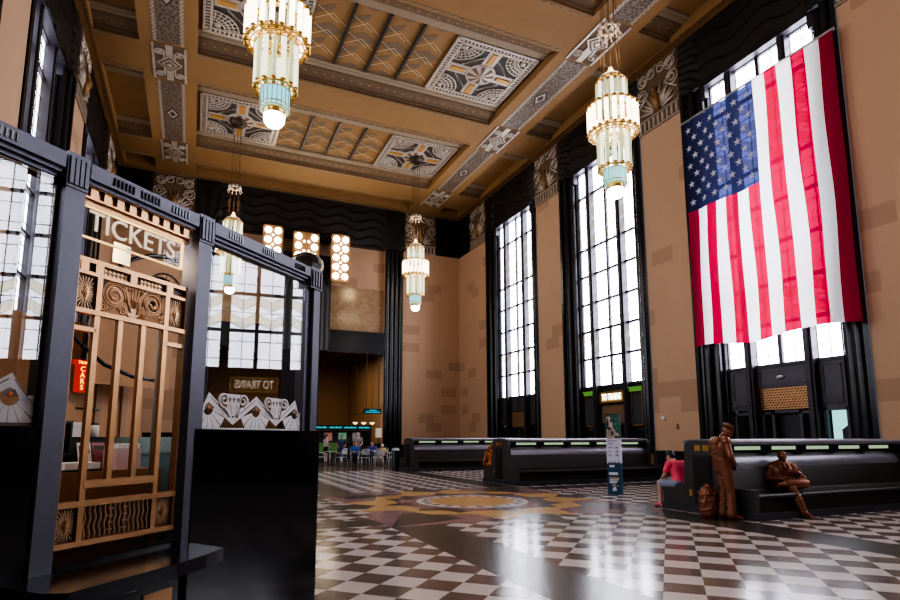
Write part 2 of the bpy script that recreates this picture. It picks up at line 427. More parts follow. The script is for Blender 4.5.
# star medallion, built up in layers that are all star-shaped about the centre
def star_poly(spec): return [P(r, q+a) for q in (0, 90, 180, 270) for a, r in spec]
poly_part('mauve_corner_inlay', [star_poly([(0, 2.2), (14, 2.4), (22, 3.25), (45, 4.28), (68, 3.25), (76, 2.4)])], INLAYMAUVE, .002, True)
poly_part('dark_star_points', [star_poly([(0, 3.95), (17, 2.3), (45, 2.0), (73, 2.3)])], INLAYDK, .0026, True)
poly_part('dark_corner_facet', [[P(4.28, a), P(2.9, a+16), P(2.3, a-2), P(2.6, a-14)] for a in (45, 135, 225, 315)], INLAYDK, .0030)
poly_part('ochre_star_inlay', [star_poly([(0, 2.35), (15, 3.1), (25, 2.3), (45, 2.55), (65, 2.3), (75, 3.1)])], INLAYTAN, .0036, True)
poly_part('dark_star_wedges', [star_poly([(0, 2.2), (7, 1.8), (24, 1.75), (33, 2.15), (45, 1.8), (57, 2.15), (66, 1.75), (83, 1.8)])], INLAYDK, .0042, True)
poly_part('mauve_octagon_inlay', [[P(1.85, a+22.5) for a in range(0, 360, 45)]], INLAYMAUVE, .005)
poly_part('dark_octagon_corners', [[P(1.9, a), P(1.55, a-16), P(1.55, a+16)] for a in range(0, 360, 45)], INLAYDK, .006)
poly_part('white_ring_inlay', [[P(1.32, a) for a in range(0, 360, 6)]], INLAYWHITE, .007)
poly_part('dark_ring_teeth', [[P(1.2, a-4), P(1.2, a+4), P(1.05, a+4), P(1.05, a-4)] for a in range(0, 360, 18)], INLAYDK, .008)
poly_part('ochre_disc_inlay', [[P(1.0, a) for a in range(0, 360, 6)]], INLAYTAN, .0085)

# ------------------------------------------------------------------ ceiling
ce = MB(); ce.box(XL-.8, XR+.8, YF-.5, YB+.9, 18.06, 18.5)
ceiling = S(ce.build('ceiling', CEIL), 'coffered ochre ceiling with silver ornament panels')
BR = (13.35, 15.55); BL = (-2.85, -.65)
PIERS = [8.68, 17.18, 25.68, 34.18, .18, -8.32]
HB = 1.15
def zigzag(mb, p0, p1, n, amp, w, z, m=0):
    p0 = Vector((*p0, z)); p1 = Vector((*p1, z)); d = (p1-p0)/n; s = Vector((-d.y, d.x, 0)).normalized()*amp
    for i in range(n):
        a = p0+d*i+(s if i % 2 else -s); b = p0+d*(i+1)+(-s if i % 2 else s)
        mb.bar(a, b, w, .02, (0, 0, 1), m)
for (x0, x1) in (BR, BL):
    b = MB(); b.box(x0, x1, YF, YB, ZC, 18.1); b.build('lengthwise_beam', CEIL, ceiling)
    for pc in (8.68, 17.18, 25.68):
        y0, y1 = pc+HB+.25, pc+PITCH-HB-.25
        p = MB(); p.box(x0+.68, x1-.68, y0, y1, ZC-.02, ZC+.01); p.build('lace_panel', LACE, ceiling)
        z = MB()
        for xx in (x0+.59, x1-.59):
            z.box(xx-.09, xx+.09, y0, y1, ZC-.012, ZC)
        z.build('lace_border', CEILPALE, ceiling)
        z = MB()
        for xx in (x0+.59, x1-.59): zigzag(z, (xx, y0), (xx, y1), 50, .055, .04, ZC-.018)
        z.build('zigzag_border', SILVER, ceiling)
        d = MB(); xm = (x0+x1)/2; ym = (y0+y1)/2
        for r, mi in ((.42, 0), (.30, 1), (.18, 0)):
            d.prism([(xm, ym-r*1.5), (xm+r*.8, ym), (xm, ym+r*1.5), (xm-r*.8, ym)], ZC-.028-(.42-r)*.05, ZC-.02, mi)
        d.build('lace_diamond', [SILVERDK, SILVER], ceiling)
    for pc in (8.68, 17.18, 25.68, 34.18):      # crossing plates with diamond and scrolls
        xm = (x0+x1)/2; q = MB(); s2 = MB(); y0, y1 = pc-HB-.12, pc+HB+.12
        q.box(x0+.42, x1-.42, y0, y1, ZC-.015, ZC+.01)
        q.build('crossing_plate', CEILDK, ceiling)
        for xx in (x0+.42, x1-.52): s2.box(xx, xx+.1, y0, y1, ZC-.05, ZC-.01)
        s2.box(xm-.14, xm+.14, y0, y1, ZC-.03, ZC-.01)
        for a, bb in ((-1, -1), (-1, 1), (1, -1), (1, 1)):
            cx, cy = xm+a*.38, pc+bb*.78
            s2.arc(lambda u, v: (cx+u, cy+v, ZC-.05), .17, .035, 0, 2*PI, 16)
            s2.arc(lambda u, v: (cx+u, cy+v, ZC-.05), .07, .035, 0, 2*PI, 10)
            s2.bar((cx-a*.17, cy, ZC-.05), (cx-a*.17, cy-bb*.5, ZC-.05), .07, .05)
        s2.build('crossing_scroll', SILVER, ceiling)
        d = MB()
        for i, (r, mi) in enumerate(((.52, 0), (.42, 1), (.32, 0), (.22, 1), (.13, 0))):
            d.prism([(xm, pc-r*1.15), (xm+r, pc), (xm, pc+r*1.15), (xm-r, pc)], ZC-.06-i*.012, ZC-.02, mi)
        d.build('crossing_diamond', [SILVER, CEILDK], ceiling)
SEGS = [(XL, BL[0]), (BL[1], BR[0]), (BR[1], XR)]
for pc in PIERS:
    for si, (x0, x1) in enumerate(SEGS):
        b = MB(); b.box(x0, x1, pc-HB, pc+HB, ZC, 18.1); b.build('transverse_beam', CEIL, ceiling)
        if pc < 5: continue
        z = MB(); n = max(8, int((x1-x0)/.2))
        for yy in (pc-HB+.14, pc+HB-.14):
            z.box(x0, x1, yy-.06, yy-.045, ZC-.012, ZC)
            zigzag(z, (x0+.05, yy), (x1-.05, yy), n, .055, .042, ZC-.012)
        z.build('zigzag_border', CEILPALE, ceiling)
for pc in PIERS[:4]:                                   # cove mouldings either side of each transverse beam
    for sg in (-1, 1):
        if pc > 34 and sg > 0: continue
        for (x0, x1) in SEGS:
            prof = [(.006, ZC+.0), (.006, ZC+.10), (.06, ZC+.12), (.09, ZC+.20)]
            for i in range(7):
                a = i/6*PI/2; prof.append((.09+.62*math.sin(a)*.98, ZC+.20+.15*(1-math.cos(a))))
            prof2 = [(.71, ZC+.345), (.74, ZC+.33), (.95, ZC+.33), (.97, ZC+.36), (1.12, ZC+.36), (1.14, ZC+.47)]
            y0 = pc+sg*HB
            mb = MB(); mb.strip(prof, x0, x1, lambda d, z, x: (x, y0+sg*d, z), 0, False); mb.build('cove_moulding', CEILDK, ceiling)
            mb = MB(); mb.strip(prof2, x0, x1, lambda d, z, x: (x, y0+sg*d, z), 0, False); mb.build('picture_moulding', CEILPALE, ceiling)
            mb = MB()
            for i in range(int((x1-x0)/.42)):
                xx = x0+.25+i*.42; mb.ell((xx, y0+sg*.42, ZC+.245), .06, .05, .03, 6, 4)
            mb.build('cove_beads', GOLD, ceiling)
# wall strips with dentils
for x0, x1 in ((XL, XL+.42), (XR-.42, XR)):
    b = MB(); b.box(x0, x1, YF, YB, ZC-.03, 18.1); b.build('wall_cornice', CEIL, ceiling)
    b = MB()
    xx = x1-.1 if x0 < 0 else x0+.1
    for i in range(150): b.box(xx-.04, xx+.04, 4+i*.22, 4+i*.22+.1, ZC-.06, ZC-.03)
    b.build('cornice_dentils', CEILDK, ceiling)
b = MB(); b.box(XL, XR, 36.75, YB, ZC-.02, 18.1); b.build('end_cornice', CEIL, ceiling)

def ornament_panel(cx, cy, hx, hy, z):
    t = []
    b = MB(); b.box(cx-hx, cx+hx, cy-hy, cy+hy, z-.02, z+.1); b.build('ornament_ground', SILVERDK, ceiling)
    s = MB()
    for k in (1.0, .86):
        X, Y = hx*k, hy*k
        for sx in (-1, 1): s.box(cx+sx*X-.05, cx+sx*X+.05, cy-Y, cy+Y, z-.07, z)
        for sy in (-1, 1): s.box(cx-X, cx+X, cy+sy*Y-.05, cy+sy*Y+.05, z-.07, z)
    n = 22
    for i in range(n):
        u = -1+2*(i+.5)/n
        for sg in (-1, 1):
            s.box(cx+u*hx-.045, cx+u*hx+.045, cy+sg*hy*.93-.09, cy+sg*hy*.93+.09, z-.06, z)
            s.box(cx+sg*hx*.93-.09, cx+sg*hx*.93+.09, cy+u*hy-.045, cy+u*hy+.045, z-.06, z)
    for a, bb in ((1, 1), (1, -1), (-1, 1), (-1, -1)):   # corner fields of nested arcs and leaves
        ox, oy = cx+a*hx*.84, cy+bb*hy*.84
        for R in (.30, .48, .66, .84, 1.02):
            a0 = math.atan2(-bb, -a)
            pts = [(R*math.cos(a0-PI/4+i/9*PI/2), R*math.sin(a0-PI/4+i/9*PI/2)) for i in range(10)]
            s.tube([(ox+p, oy+q, z-.05) for p, q in pts], .036, 5)
        for i in range(7):
            an = math.atan2(-bb, -a)-PI/4+PI/2*(i+.5)/7
            s.bar((ox+.5*math.cos(an), oy+.5*math.sin(an), z-.04), (ox+1.05*math.cos(an), oy+1.05*math.sin(an), z-.04), .05, .05)
        s.ell((ox-a*.2, oy-bb*.2, z-.04), .15, .15, .06, 8, 5)
        for i in range(4):
            s.bar((cx+a*(.35+.12*i), cy+bb*(1.1-.1*i), z-.04), (cx+a*(1.1-.1*i), cy+bb*(.35+.12*i), z-.04), .05, .05)
    s.box(cx-.30, cx+.30, cy-hy*.82, cy+hy*.82, z-.045, z); s.box(cx-hx*.82, cx+hx*.82, cy-.30, cy+.30, z-.045, z)
    s.build('ornament_fretwork', SILVER, ceiling)
    g = MB()
    for sg in (-1, 1):
        g.box(cx-.12, cx+.12, cy+sg*.8, cy+sg*1.5, z-.09, z); g.box(cx+sg*.8, cx+sg*1.5, cy-.12, cy+.12, z-.09, z)
    g.build('gilded_bar', GOLD, ceiling)
    r = MB()
    for i in range(16):
        a, b2 = 2*PI*i/16, 2*PI*(i+1)/16; d = .10 if i % 2 else .19
        r.add([(cx, cy, z-.2), (cx+.62*math.cos(a), cy+.62*math.sin(a), z-.09), (cx+.62*math.cos(b2), cy+.62*math.sin(b2), z-.09)], [(0, 2, 1)], i % 2)
    r.lathe([(.62, -.09), (.68, -.10), (.70, -.02)], 24, (cx, cy, z), 0)
    r.build('rosette', [SILVER, CEILDK], ceiling)
for yc in (12.93, 21.43, 29.93):
    for cx in (11.22, 1.48):
        ornament_panel(cx, yc, 1.93, 1.9, 17.98)
    ribs = (9.2, 7.775, 6.35, 4.925, 3.5)
    for x in ribs[1:-1]:
        b = MB(); b.box(x-.05, x+.05, yc-1.95, yc+1.95, 17.93, 18.06); b.build('ceiling_rib', IRON, ceiling)
    mg = MB(); ml = MB(); zz = 18.05
    for x0, x1 in zip(ribs[1:], ribs[:-1]):
        w = x1-x0; xm = (x0+x1)/2
        for k in range(-2, 3):
            yy = yc+k*1.0
            tri = [(x0+.06, yy), (xm, yy+.42), (x1-.06, yy), (xm, yy-.42)] if k % 2 == 0 else [(x0+.06, yy+.3), (xm, yy-.2), (xm, yy-.5), (x0+.06, yy-.1)]
            if abs(k) == 2: tri = [(x0+.06, yy), (xm, yy-.3*(k//2)), (x1-.06, yy)]
            mg.prism(tri, zz, zz+.02)
            if abs(k) < 2:
                ml.bar((x0+.08, yy+.55, zz), (xm, yy+.02, zz), .02, .012); ml.bar((xm, yy+.02, zz), (x1-.08, yy+.55, zz), .02, .012)
                ml.bar((x0+.08, yy-.2, zz), (xm+.3, yy+.45, zz), .02, .012)
    mg.build('painted_field', CEILGREY, ceiling); ml.build('painted_line', CEILLINE, ceiling)

# ------------------------------------------------------------------ side walls
def side_map(side):
    if side > 0: return lambda w, y, z: (XR+w, y, z)
    return lambda w, y, z: (XL-w, y, z)
def sbox(mb, F, w0, w1, y0, y1, z0, z1, m=0):
    a = F(w0, y0, z0); b = F(w1, y1, z1); mb.box(a[0], b[0], a[1], b[1], a[2], b[2], m)
def capital(F, y0, y1, parent, name='pier_capital'):
    """silver relief panel at the head of a pier, in the plane (y, z) facing the room"""
    ym = (y0+y1)/2; hw = (y1-y0)/2; zb, zt = 14.68, 17.55
    b = MB(); sbox(b, F, -.03, .1, y0, y1, zb, zt); b.build(name+'_ground', CEILDK, parent)
    s = MB()
    for i in range(9):
        yy = y0+(i+.5)/9*(y1-y0); sbox(s, F, -.09, 0, yy-.055, yy+.055, zb+.08, zb+.5)
    sbox(s, F, -.08, 0, y0, y1, zb+.0, zb+.06); sbox(s, F, -.08, 0, y0, y1, zb+.54, zb+.6)
    oz = zb+.62
    for i in range(13):
        a = PI*(.08+.84*i/12); r1 = 1.3 if i % 2 else 1.05
        s.tube([F(-.06, ym+.25*math.cos(a), oz+.25*math.sin(a)), F(-.1, ym+r1*.55*math.cos(a), oz+r1*.6*math.sin(a)), F(-.06, ym+min(r1, hw-.08)*math.cos(a), oz+r1*math.sin(a))], [.03, .085, .03], 5)
    for sg in (-1, 1):
        for R, zz, yy in ((.26, zt-.45, .78), (.14, zt-.45, .78), (.3, zt-1.15, .86), (.15, zt-1.15, .86), (.2, zt-.35, .28)):
            pts = [F(-.07, ym+sg*yy+R*math.cos(k/12*2*PI), zz+R*math.sin(k/12*2*PI)) for k in range(13)]
            s.tube(pts, .045, 5)
        s.tube([F(-.07, ym, zt-.1), F(-.09, ym+sg*.6, zt-.5), F(-.07, ym+sg*1.1, zt-.1)], .04, 5)
        s.tube([F(-.07, ym+sg*1.1, zt-.8), F(-.09, ym+sg*.45, zt-1.2), F(-.07, ym+sg*1.1, zt-1.7)], .05, 5)
    s.build(name, SILVER, parent)
    g = MB(); g.tube([F(-.08, ym, oz), F(-.14, ym, oz+.55), F(-.08, ym, oz+1.15)], [.1, .26, .06], 8)
    g.build(name+'_bud', M('bronze_bud', (.27, .15, .065), .45, .3), parent)

def build_side(side):
    F = side_map(side); nm = 'right' if side > 0 else 'left'
    edges = [YF]
    for c in WC: edges += [c-HW, c+HW]
    edges.append(YB)
    mb = MB()
    for i in range(0, len(edges), 2): sbox(mb, F, 0, .9, edges[i], edges[i+1], 0, 18.1)
    wall = S(mb.build('wall_'+nm, TAN), 'tan block %s wall between tall windows' % nm)
    b = MB()
    for i in range(0, len(edges), 2): sbox(b, F, -.04, .01, edges[i]+.002, edges[i+1]-.002, 0, .95)
    S(b.build('baseboard_'+nm, BLACK))
    for p in PIERS[:4]:
        y0, y1 = p-1.15, p+1.15
        capital(F, y0, y1, wall)
    if side > 0:
        b = MB(); sbox(b, F, -.04, .01, 35.4, YB, 14.68, 17.55); b.build('black_frieze', BLACKRELIEF, wall)
    else:
        b = MB(); sbox(b, F, -.04, .01, 35.4, YB, 14.68, 17.55); b.build('black_frieze', BLACKRELIEF, wall)
    for wi, c in enumerate(WC):
        build_window(side, F, c, wi)
    return wall

ZB = [3.92, 5.34, 6.72, 8.13, 9.59, 11.0, 13.84, 15.2]
LIGHTS = [(-2.03, -1.24), (-.92, -.07), (.07, .92), (1.24, 2.03)]
WN = [0]
def build_window(side, F, c, wi):
    WN[0] += 1
    w = struct('window_%d' % WN[0])
    def Y(t): return c+t
    # reeded marble jambs
    prof = [(0, -.05), (.16, -.05), (.17, .06), (.25, .08)]
    for c0, r, w0 in ((.42, .15, .14), (.74, .15, .28)):
        for k in range(9):
            a = PI*k/8; prof.append((c0-r*math.cos(a), w0-r*.95*math.sin(a)))
        prof.append((c0+r+.02, w0+.13))
    prof += [(.96, .42), (1.0, .36), (1.05, REC+.02)]
    for sg in (-1, 1):
        mb = MB(); mb.strip([(t, d) for t, d in prof], 0, 15.25, lambda t, d, z: F(d, Y(sg*(HW-t)), z), 0, False)
        mb.build('marble_jamb', BLACK, w)
        sill = MB(); sbox(sill, F, .2, .6, Y(sg*2.06), Y(sg*2.3), 14.75, 15.2); sill.build('jamb_capital', MUNTIN, w)
    # wavy relief header
    def hdr(u, v):
        t = -HW+2*HW*u; z = 15.2+2.36*v
        if abs(t) < 2.2:
            q = (z-15.2+.17*math.sin(2*PI*t/2.3))/.62; d = .12-.10*(q-math.floor(q))
        else:
            a = math.hypot(abs(t)-HW, z-15.0); q = (a+.2*(z-15))/.36; d = .02-.09*(q-math.floor(q))
        return F(d, Y(t), z)
    mb = MB(); mb.grid(80, 48, hdr); mb.build('wave_relief_header', BLACKRELIEF, w)
    mb = MB(); sbox(mb, F, .12, REC, Y(-2.3), Y(2.3), 15.18, 15.26); sbox(mb, F, .10, .9, Y(-HW), Y(HW), 17.5, 17.56); mb.build('header_soffit', MUNTIN, w)
    # panes
    pm = MB(); g = REC+.06
    def quad(y0, y1, z0, z1, d, m):
        pm.add([F(d, Y(y0), z0), F(d, Y(y1), z0), F(d, Y(y1), z1), F(d, Y(y0), z1)], [(0, 1, 2, 3)], m)
    fm = MB(); fm2 = MB()
    for li, (a, b) in enumerate(LIGHTS):
        quad(a, b, ZB[0], ZB[-1], g, 0)
        mid = (a+b)/2
        sbox(fm2, F, g-.03, g-.005, Y(mid)-.012, Y(mid)+.012, ZB[0], ZB[-1])
        for k in range(len(ZB)-1):
            z0, z1 = ZB[k], ZB[k+1]; h = z1-z0
            if k == 1 or k == 5:
                nr = 2 if k == 1 else 4
                for r in range(nr):
                    zz = z0+h*r/nr; hh = h/nr
                    if r: sbox(fm2, F, g-.03, g-.005, Y(a), Y(b), zz-.01, zz+.01)
                    for (y0, y1, sg) in ((a, mid, 1), (mid, b, -1)):   # V shaped cream chevrons
                        lo0 = zz+hh*(.45 if sg > 0 else .12); lo1 = zz+hh*(.12 if sg > 0 else .45)
                        pm.add([F(g-.002, Y(y0), lo0), F(g-.002, Y(y1), lo1), F(g-.002, Y(y1), lo1+hh*.5), F(g-.002, Y(y0), lo0+hh*.5)], [(0, 1, 2, 3)], 1)
                        for o in (0, hh*.5):
                            fm2.bar(F(g-.015, Y(y0), lo0+o), F(g-.015, Y(y1), lo1+o), .014, .014)
            else:
                for q in (.27, .73): sbox(fm2, F, g-.03, g-.005, Y(a), Y(b), z0+h*q-.011, z0+h*q+.011)
    pm.build('window_panes', [PANE_R, PANE_RC] if side > 0 else [PANE_L, PANE_LC], w)
    fm2.build('glazing_bars', MUNTIN, w)
    for z in ZB: sbox(fm, F, g-.12, g+.04, Y(-2.06), Y(2.06), z-.055, z+.055)
    sbox(fm, F, g-.1, g+.04, Y(-.07), Y(.07), ZB[0], ZB[-1])
    fm.build('transom_bars', MUNTIN, w)
    mm = MB()
    for sg in (-1, 1):
        sbox(mm, F, g-.3, g+.04, Y(sg*.94), Y(sg*1.22), 0, ZB[-1]); sbox(mm, F, g-.36, g-.28, Y(sg*1.02), Y(sg*1.14), 0, ZB[-1])
        sbox(mm, F, g-.1, g+.04, Y(sg*2.02), Y(sg*2.1), 0, ZB[-1])
    mm.build('mullions', MUNTIN, w)
    # back closure of the door recess
    bk = MB(); sbox(bk, F, .82, .88, Y(-2.1), Y(2.1), 0, ZB[0]); bk.build('vestibule_back', DKGREY, w)
    def panel(y0, y1, z0, z1, dent=False):
        p = MB(); sbox(p, F, g-.08, g+.05, Y(y0), Y(y1), z0, z1)
        m = .1
        for q in ((y0+m, y0+m+.03, z0+m, z1-m), (y1-m-.03, y1-m, z0+m, z1-m), (y0+m, y1-m, z0+m, z0+m+.03), (y0+m, y1-m, z1-m-.03, z1-m)):
            sbox(p, F, g-.11, g-.07, Y(q[0]), Y(q[1]), q[2], q[3])
        if dent:
            n = 7
            for i in range(n):
                yy = y0+.12+(y1-y0-.24)*(i+.5)/n; sbox(p, F, g-.13, g-.07, Y(yy)-.035, Y(yy)+.035, z0+.16, z0+.38)
        return p.build('spandrel_panel', FRAMEDK, w)
    def door(y0, y1, z1, wood=DKGREY, glass=DARKGLASS):
        d = MB(); fw = .1
        sbox(d, F, g-.02, g+.06, Y(y0), Y(y0+fw), 0, z1); sbox(d, F, g-.02, g+.06, Y(y1-fw), Y(y1), 0, z1)
        sbox(d, F, g-.02, g+.06, Y(y0), Y(y1), z1-fw, z1); sbox(d, F, g-.02, g+.06, Y(y0), Y(y1), 0, .3)
        o = d.build('door_leaf', wood, w)
        p = MB(); sbox(p, F, g+.01, g+.03, Y(y0+fw), Y(y1-fw), .3, z1-fw); p.build('door_glass', glass, o)
        h = MB(); yy = y1-fw*.5; h.tube([F(g-.08, Y(yy), .9), F(g-.08, Y(yy), 1.3)], .015, 6); h.build('door_handle', BRASS, o)
        return o
    if side > 0 and wi == 2:
        panel(-2.02, -1.24, 2.42, 3.86, True); panel(1.24, 2.02, 2.42, 3.86, True); panel(-.92, .92, 3.16, 3.86)
        lt = MB(); lt.ell(F(g-.14, Y(.05), 3.5), .07, .14, .06, 12, 6); lt.build('ceiling_light', CHROME, w)
        gb = MB(); sbox(gb, F, g-.02, g+.02, Y(-.92), Y(.92), 2.42, 3.14); gb.build('grille_ground', BRONZEDK, w)
        gr = MB()
        for i in range(9): z = 2.44+.68*i/8; sbox(gr, F, g-.06, g-.02, Y(-.92), Y(.92), z-.02, z+.02)
        for j in range(8):
            z = 2.44+.68*(j+.5)/8
            for i in range(17): yy = -.92+1.84*(i+(j % 2)*.5)/17; sbox(gr, F, g-.05, g-.02, Y(yy)-.02, Y(yy)+.02, z-.045, z+.045)
        gr.build('bronze_grille', BRONZEGRILLE, w)
        door(.45, .92, 2.36, FRAMEDK); door(-.92, -.42, 2.36, FRAMEDK); door(1.24, 2.02, 2.36, FRAMEDK, DARKGLASS)
        d = MB(); sbox(d, F, g, g+.06, Y(-.42), Y(.45), 2.3, 2.4); d.build('door_head', FRAMEDK, w)
        fr = MB()
        for q in ((-2.02, -1.94, 0, 2.42), (-1.34, -1.24, 0, 2.42), (-2.02, -1.24, 2.32, 2.42)): sbox(fr, F, g-.08, g+.06, Y(q[0]), Y(q[1]), q[2], q[3])
        fr.build('doorway_frame', FRAMEDK, w)
        rm = MB(); sbox(rm, F, g+.2, g+.24, Y(-1.95), Y(-1.33), 0, 2.34); rm.build('lit_room_beyond', CYANROOM, w)
        ob = MB(); sbox(ob, F, g+.1, g+.16, Y(-1.93), Y(-1.66), 0, 1.7); ob.extr([(-1.96, 1.7), (-1.62, 1.7), (-1.96, 1.95)], g+.1, g+.16, lambda a, b2, h: F(h, Y(a), b2)); ob.build('cabinet_beyond', DKGREY, w)
    elif side > 0 and wi in (1, 3):
        p = MB(); sbox(p, F, g-.03, g+.03, Y(-.92), Y(.92), 2.16, 2.98); p.build('wood_transom_panel', WOODDK, w)
        p = MB(); sbox(p, F, g+.02, g+.06, Y(-.92), Y(.92), 2.98, 3.86); p.build('sign_backing', DKGREY, w)
        door(-.92, -.02, 2.14); door(.02, .92, 2.14)
        for sg in (-1, 1):
            a, b = sorted((sg*1.24, sg*2.02)); door(a, b, 1.9)
            p = MB(); sbox(p, F, g, g+.05, Y(a), Y(b), 1.92, 3.86); p.build('case_backing', DKGREY, w)
    else:
        p = MB(); sbox(p, F, g-.03, g+.03, Y(-.92), Y(.92), 2.1, 3.0); p.build('bronze_grille', WOODDK, w)
        panel(-2.02, -1.24, 2.2, 3.86); panel(1.24, 2.02, 2.2, 3.86); panel(-.92, -.02, 3.05, 3.86); panel(.02, .92, 3.05, 3.86)
        door(-.92, -.02, 2.06); door(.02, .92, 2.06); door(1.24, 2.02, 2.1); door(-2.02, -1.24, 2.1)
    return w
FRAMEDK = M('charcoal_door_frame', (.075, .073, .088), .4, .2)
WOODDK = M('brown_grille_wood', (.20, .12, .06), .5, scale=14)
CYANROOM = emit('cyan_lit_wall', (.42, .86, .86), .95, .15)
wall_right = build_side(1)
wall_left = build_side(-1)

# ------------------------------------------------------------------ end walls
b = MB(); b.box(XL-.9, XR+.9, YF-.6, YF, 0, 18.1); wall_front = S(b.build('wall_front', TAN), 'tan end wall behind the viewer')
OPX0, OPX1 = .8, 11.9
b = MB()
b.box(13.2, XR+.9, YB, YB+.8, 0, 18.1); b.box(XL-.9, -.5, YB, YB+.8, 0, 18.1); b.box(-.5, 13.2, YB+.45, YB+.8, 8.3, 18.1)
b.box(11.88, 13.2, YB+.1, YB+.8, 0, 18.1); b.box(-.5, .82, YB+.1, YB+.8, 0, 18.1)
wall_back = S(b.build('wall_back', TAN), 'far tan end wall with the cafe opening')
FB = lambda w, x, z: (x, YB+w, z)
capital(FB, 13.28, 15.68, wall_back); capital(FB, -2.98, -.58, wall_back)
b = MB(); b.box(15.68, XR, YB-.05, YB+.01, 14.68, 17.55); b.box(XL, -2.98, YB-.05, YB+.01, 14.68, 17.55); b.build('black_frieze', BLACKRELIEF, wall_back)
def bh(u, v):
    x = -.58+13.86*u; z = 14.66+2.9*v
    if 11.8 > x > .9:
        q = (z-14.66+.17*math.sin(2*PI*x/2.3))/.62; d = .1-.10*(q-math.floor(q))
    else:
        xm = 12.5 if x > 6 else .2
        a = math.atan2(z-14.2, x-xm); q = a/.3; d = -.02-.09*abs(2*(q-math.floor(q))-1)
    return FB(d, x, z)
mb = MB(); mb.grid(160, 44, bh); mb.build('wave_relief_header', BLACKRELIEF, wall_back)
b = MB(); b.box(-.58, 13.28, YB-.02, YB+.45, 14.6, 14.68); b.build('header_soffit', BLACK, wall_back)
for x0 in (11.9, -.5):                                     # reeded black pilasters
    prof = [(0, .3), (0, .02)]
    for k in range(4):
        c0 = .16+.33*k
        for i in range(7): a = PI*i/6; prof.append((c0-.14*math.cos(a), .02-.13*math.sin(a)))
        prof.append((c0+.165, .08))
    prof += [(1.32, .02), (1.32, .3)]
    mb = MB(); mb.strip(prof, 0, 14.6, lambda t, d, z: (x0+t, YB+d, z)); mb.build('reeded_pilaster', BLACK, wall_back)
    mb = MB(); mb.box(x0-.08, x0+1.4, YB-.2, YB+.05, 0, 1.0); mb.build('pilaster_plinth', BLACK, wall_back)
b = MB(); b.box(.8, 11.9, YB+.38, YB+.46, 8.62, 11.72); b.build('veined_marble_panel', VEINED, wall_back)
b = MB(); b.box(.8, 11.9, YB+.15, YB+.8, 7.1, 8.6); b.box(.8, 11.9, YB+.05, YB+.3, 8.42, 8.62); b.box(.8, 11.9, YB+.08, YB+.3, 7.1, 7.3); b.build('black_lintel', BLACK, wall_back)
# central black pier with draped shoulders and a scalloped crown
b = MB()
def pier(u, v):
    a = -1+2*u; x = 6.2+1.8*a; z = 7.1+6.4*v
    e = abs(a); zsh = 13.5-.9*max(0, e-.75)/.25*0
    q = (e*1.8+max(0, z-10.5)**2*.09)/.34; d = -.25-.12*abs(math.sin(PI*q))
    return (x, YB+d, z)
b.grid(60, 40, pier); b.box(4.4, 8.0, YB-.24, YB+.5, 7.1, 13.5); b.build('draped_pier', BLACKRELIEF, wall_back)
b = MB(); b.lathe([(0, .95), (.35, .9), (.75, .7), (1.05, .35), (1.1, 0), (1.0, -.3), (0, -.3)], 18, (6.2, YB-1.2, 12.35), 0, False); b.box(5.5, 6.9, YB-1.2, YB-.2, 11.9, 12.4); b.build('scalloped_crown', BLACKRELIEF, wall_back)
b = MB(); b.box(5.0, 7.42, YB-.1, YB+.6, 0, 7.1); b.build('pier_shaft', BLACK, wall_back)
# hall beyond the opening
hall = struct('wall_hall', 'tan hall beyond the cafe opening')
b = MB(); b.box(11.9, 12.3, YB+.8, 47.6, 0, 8.6); b.box(.4, .8, YB+.8, 47.6, 0, 8.6); b.box(.4, 12.3, 47.2, 47.6, 0, 8.6); b.build('hall_wall', M('hall_tan', (.36, .215, .11), .75), hall)
b = MB(); b.box(.4, 12.3, YB+.8, 47.6, 7.55, 7.8); b.build('hall_ceiling', CEILDK, hall)
for x in (2.2, 4.6, 7.0, 9.4, 11.4):
    b = MB(); b.box(x-.25, x+.25, YB+.8, 47.2, 7.4, 7.56); b.build('hall_beam', WOODDK, hall)
for y in (39.5, 43.4, 46.6):
    b = MB(); b.box(.8, 11.9, y-.3, y+.3, 7.36, 7.56); b.build('hall_beam', WOODDK, hall)
b = MB(); b.box(11.86, 11.9, YB+.8, 47.2, 3.3, 3.36); b.build('hall_moulding', CEILPALE, hall)

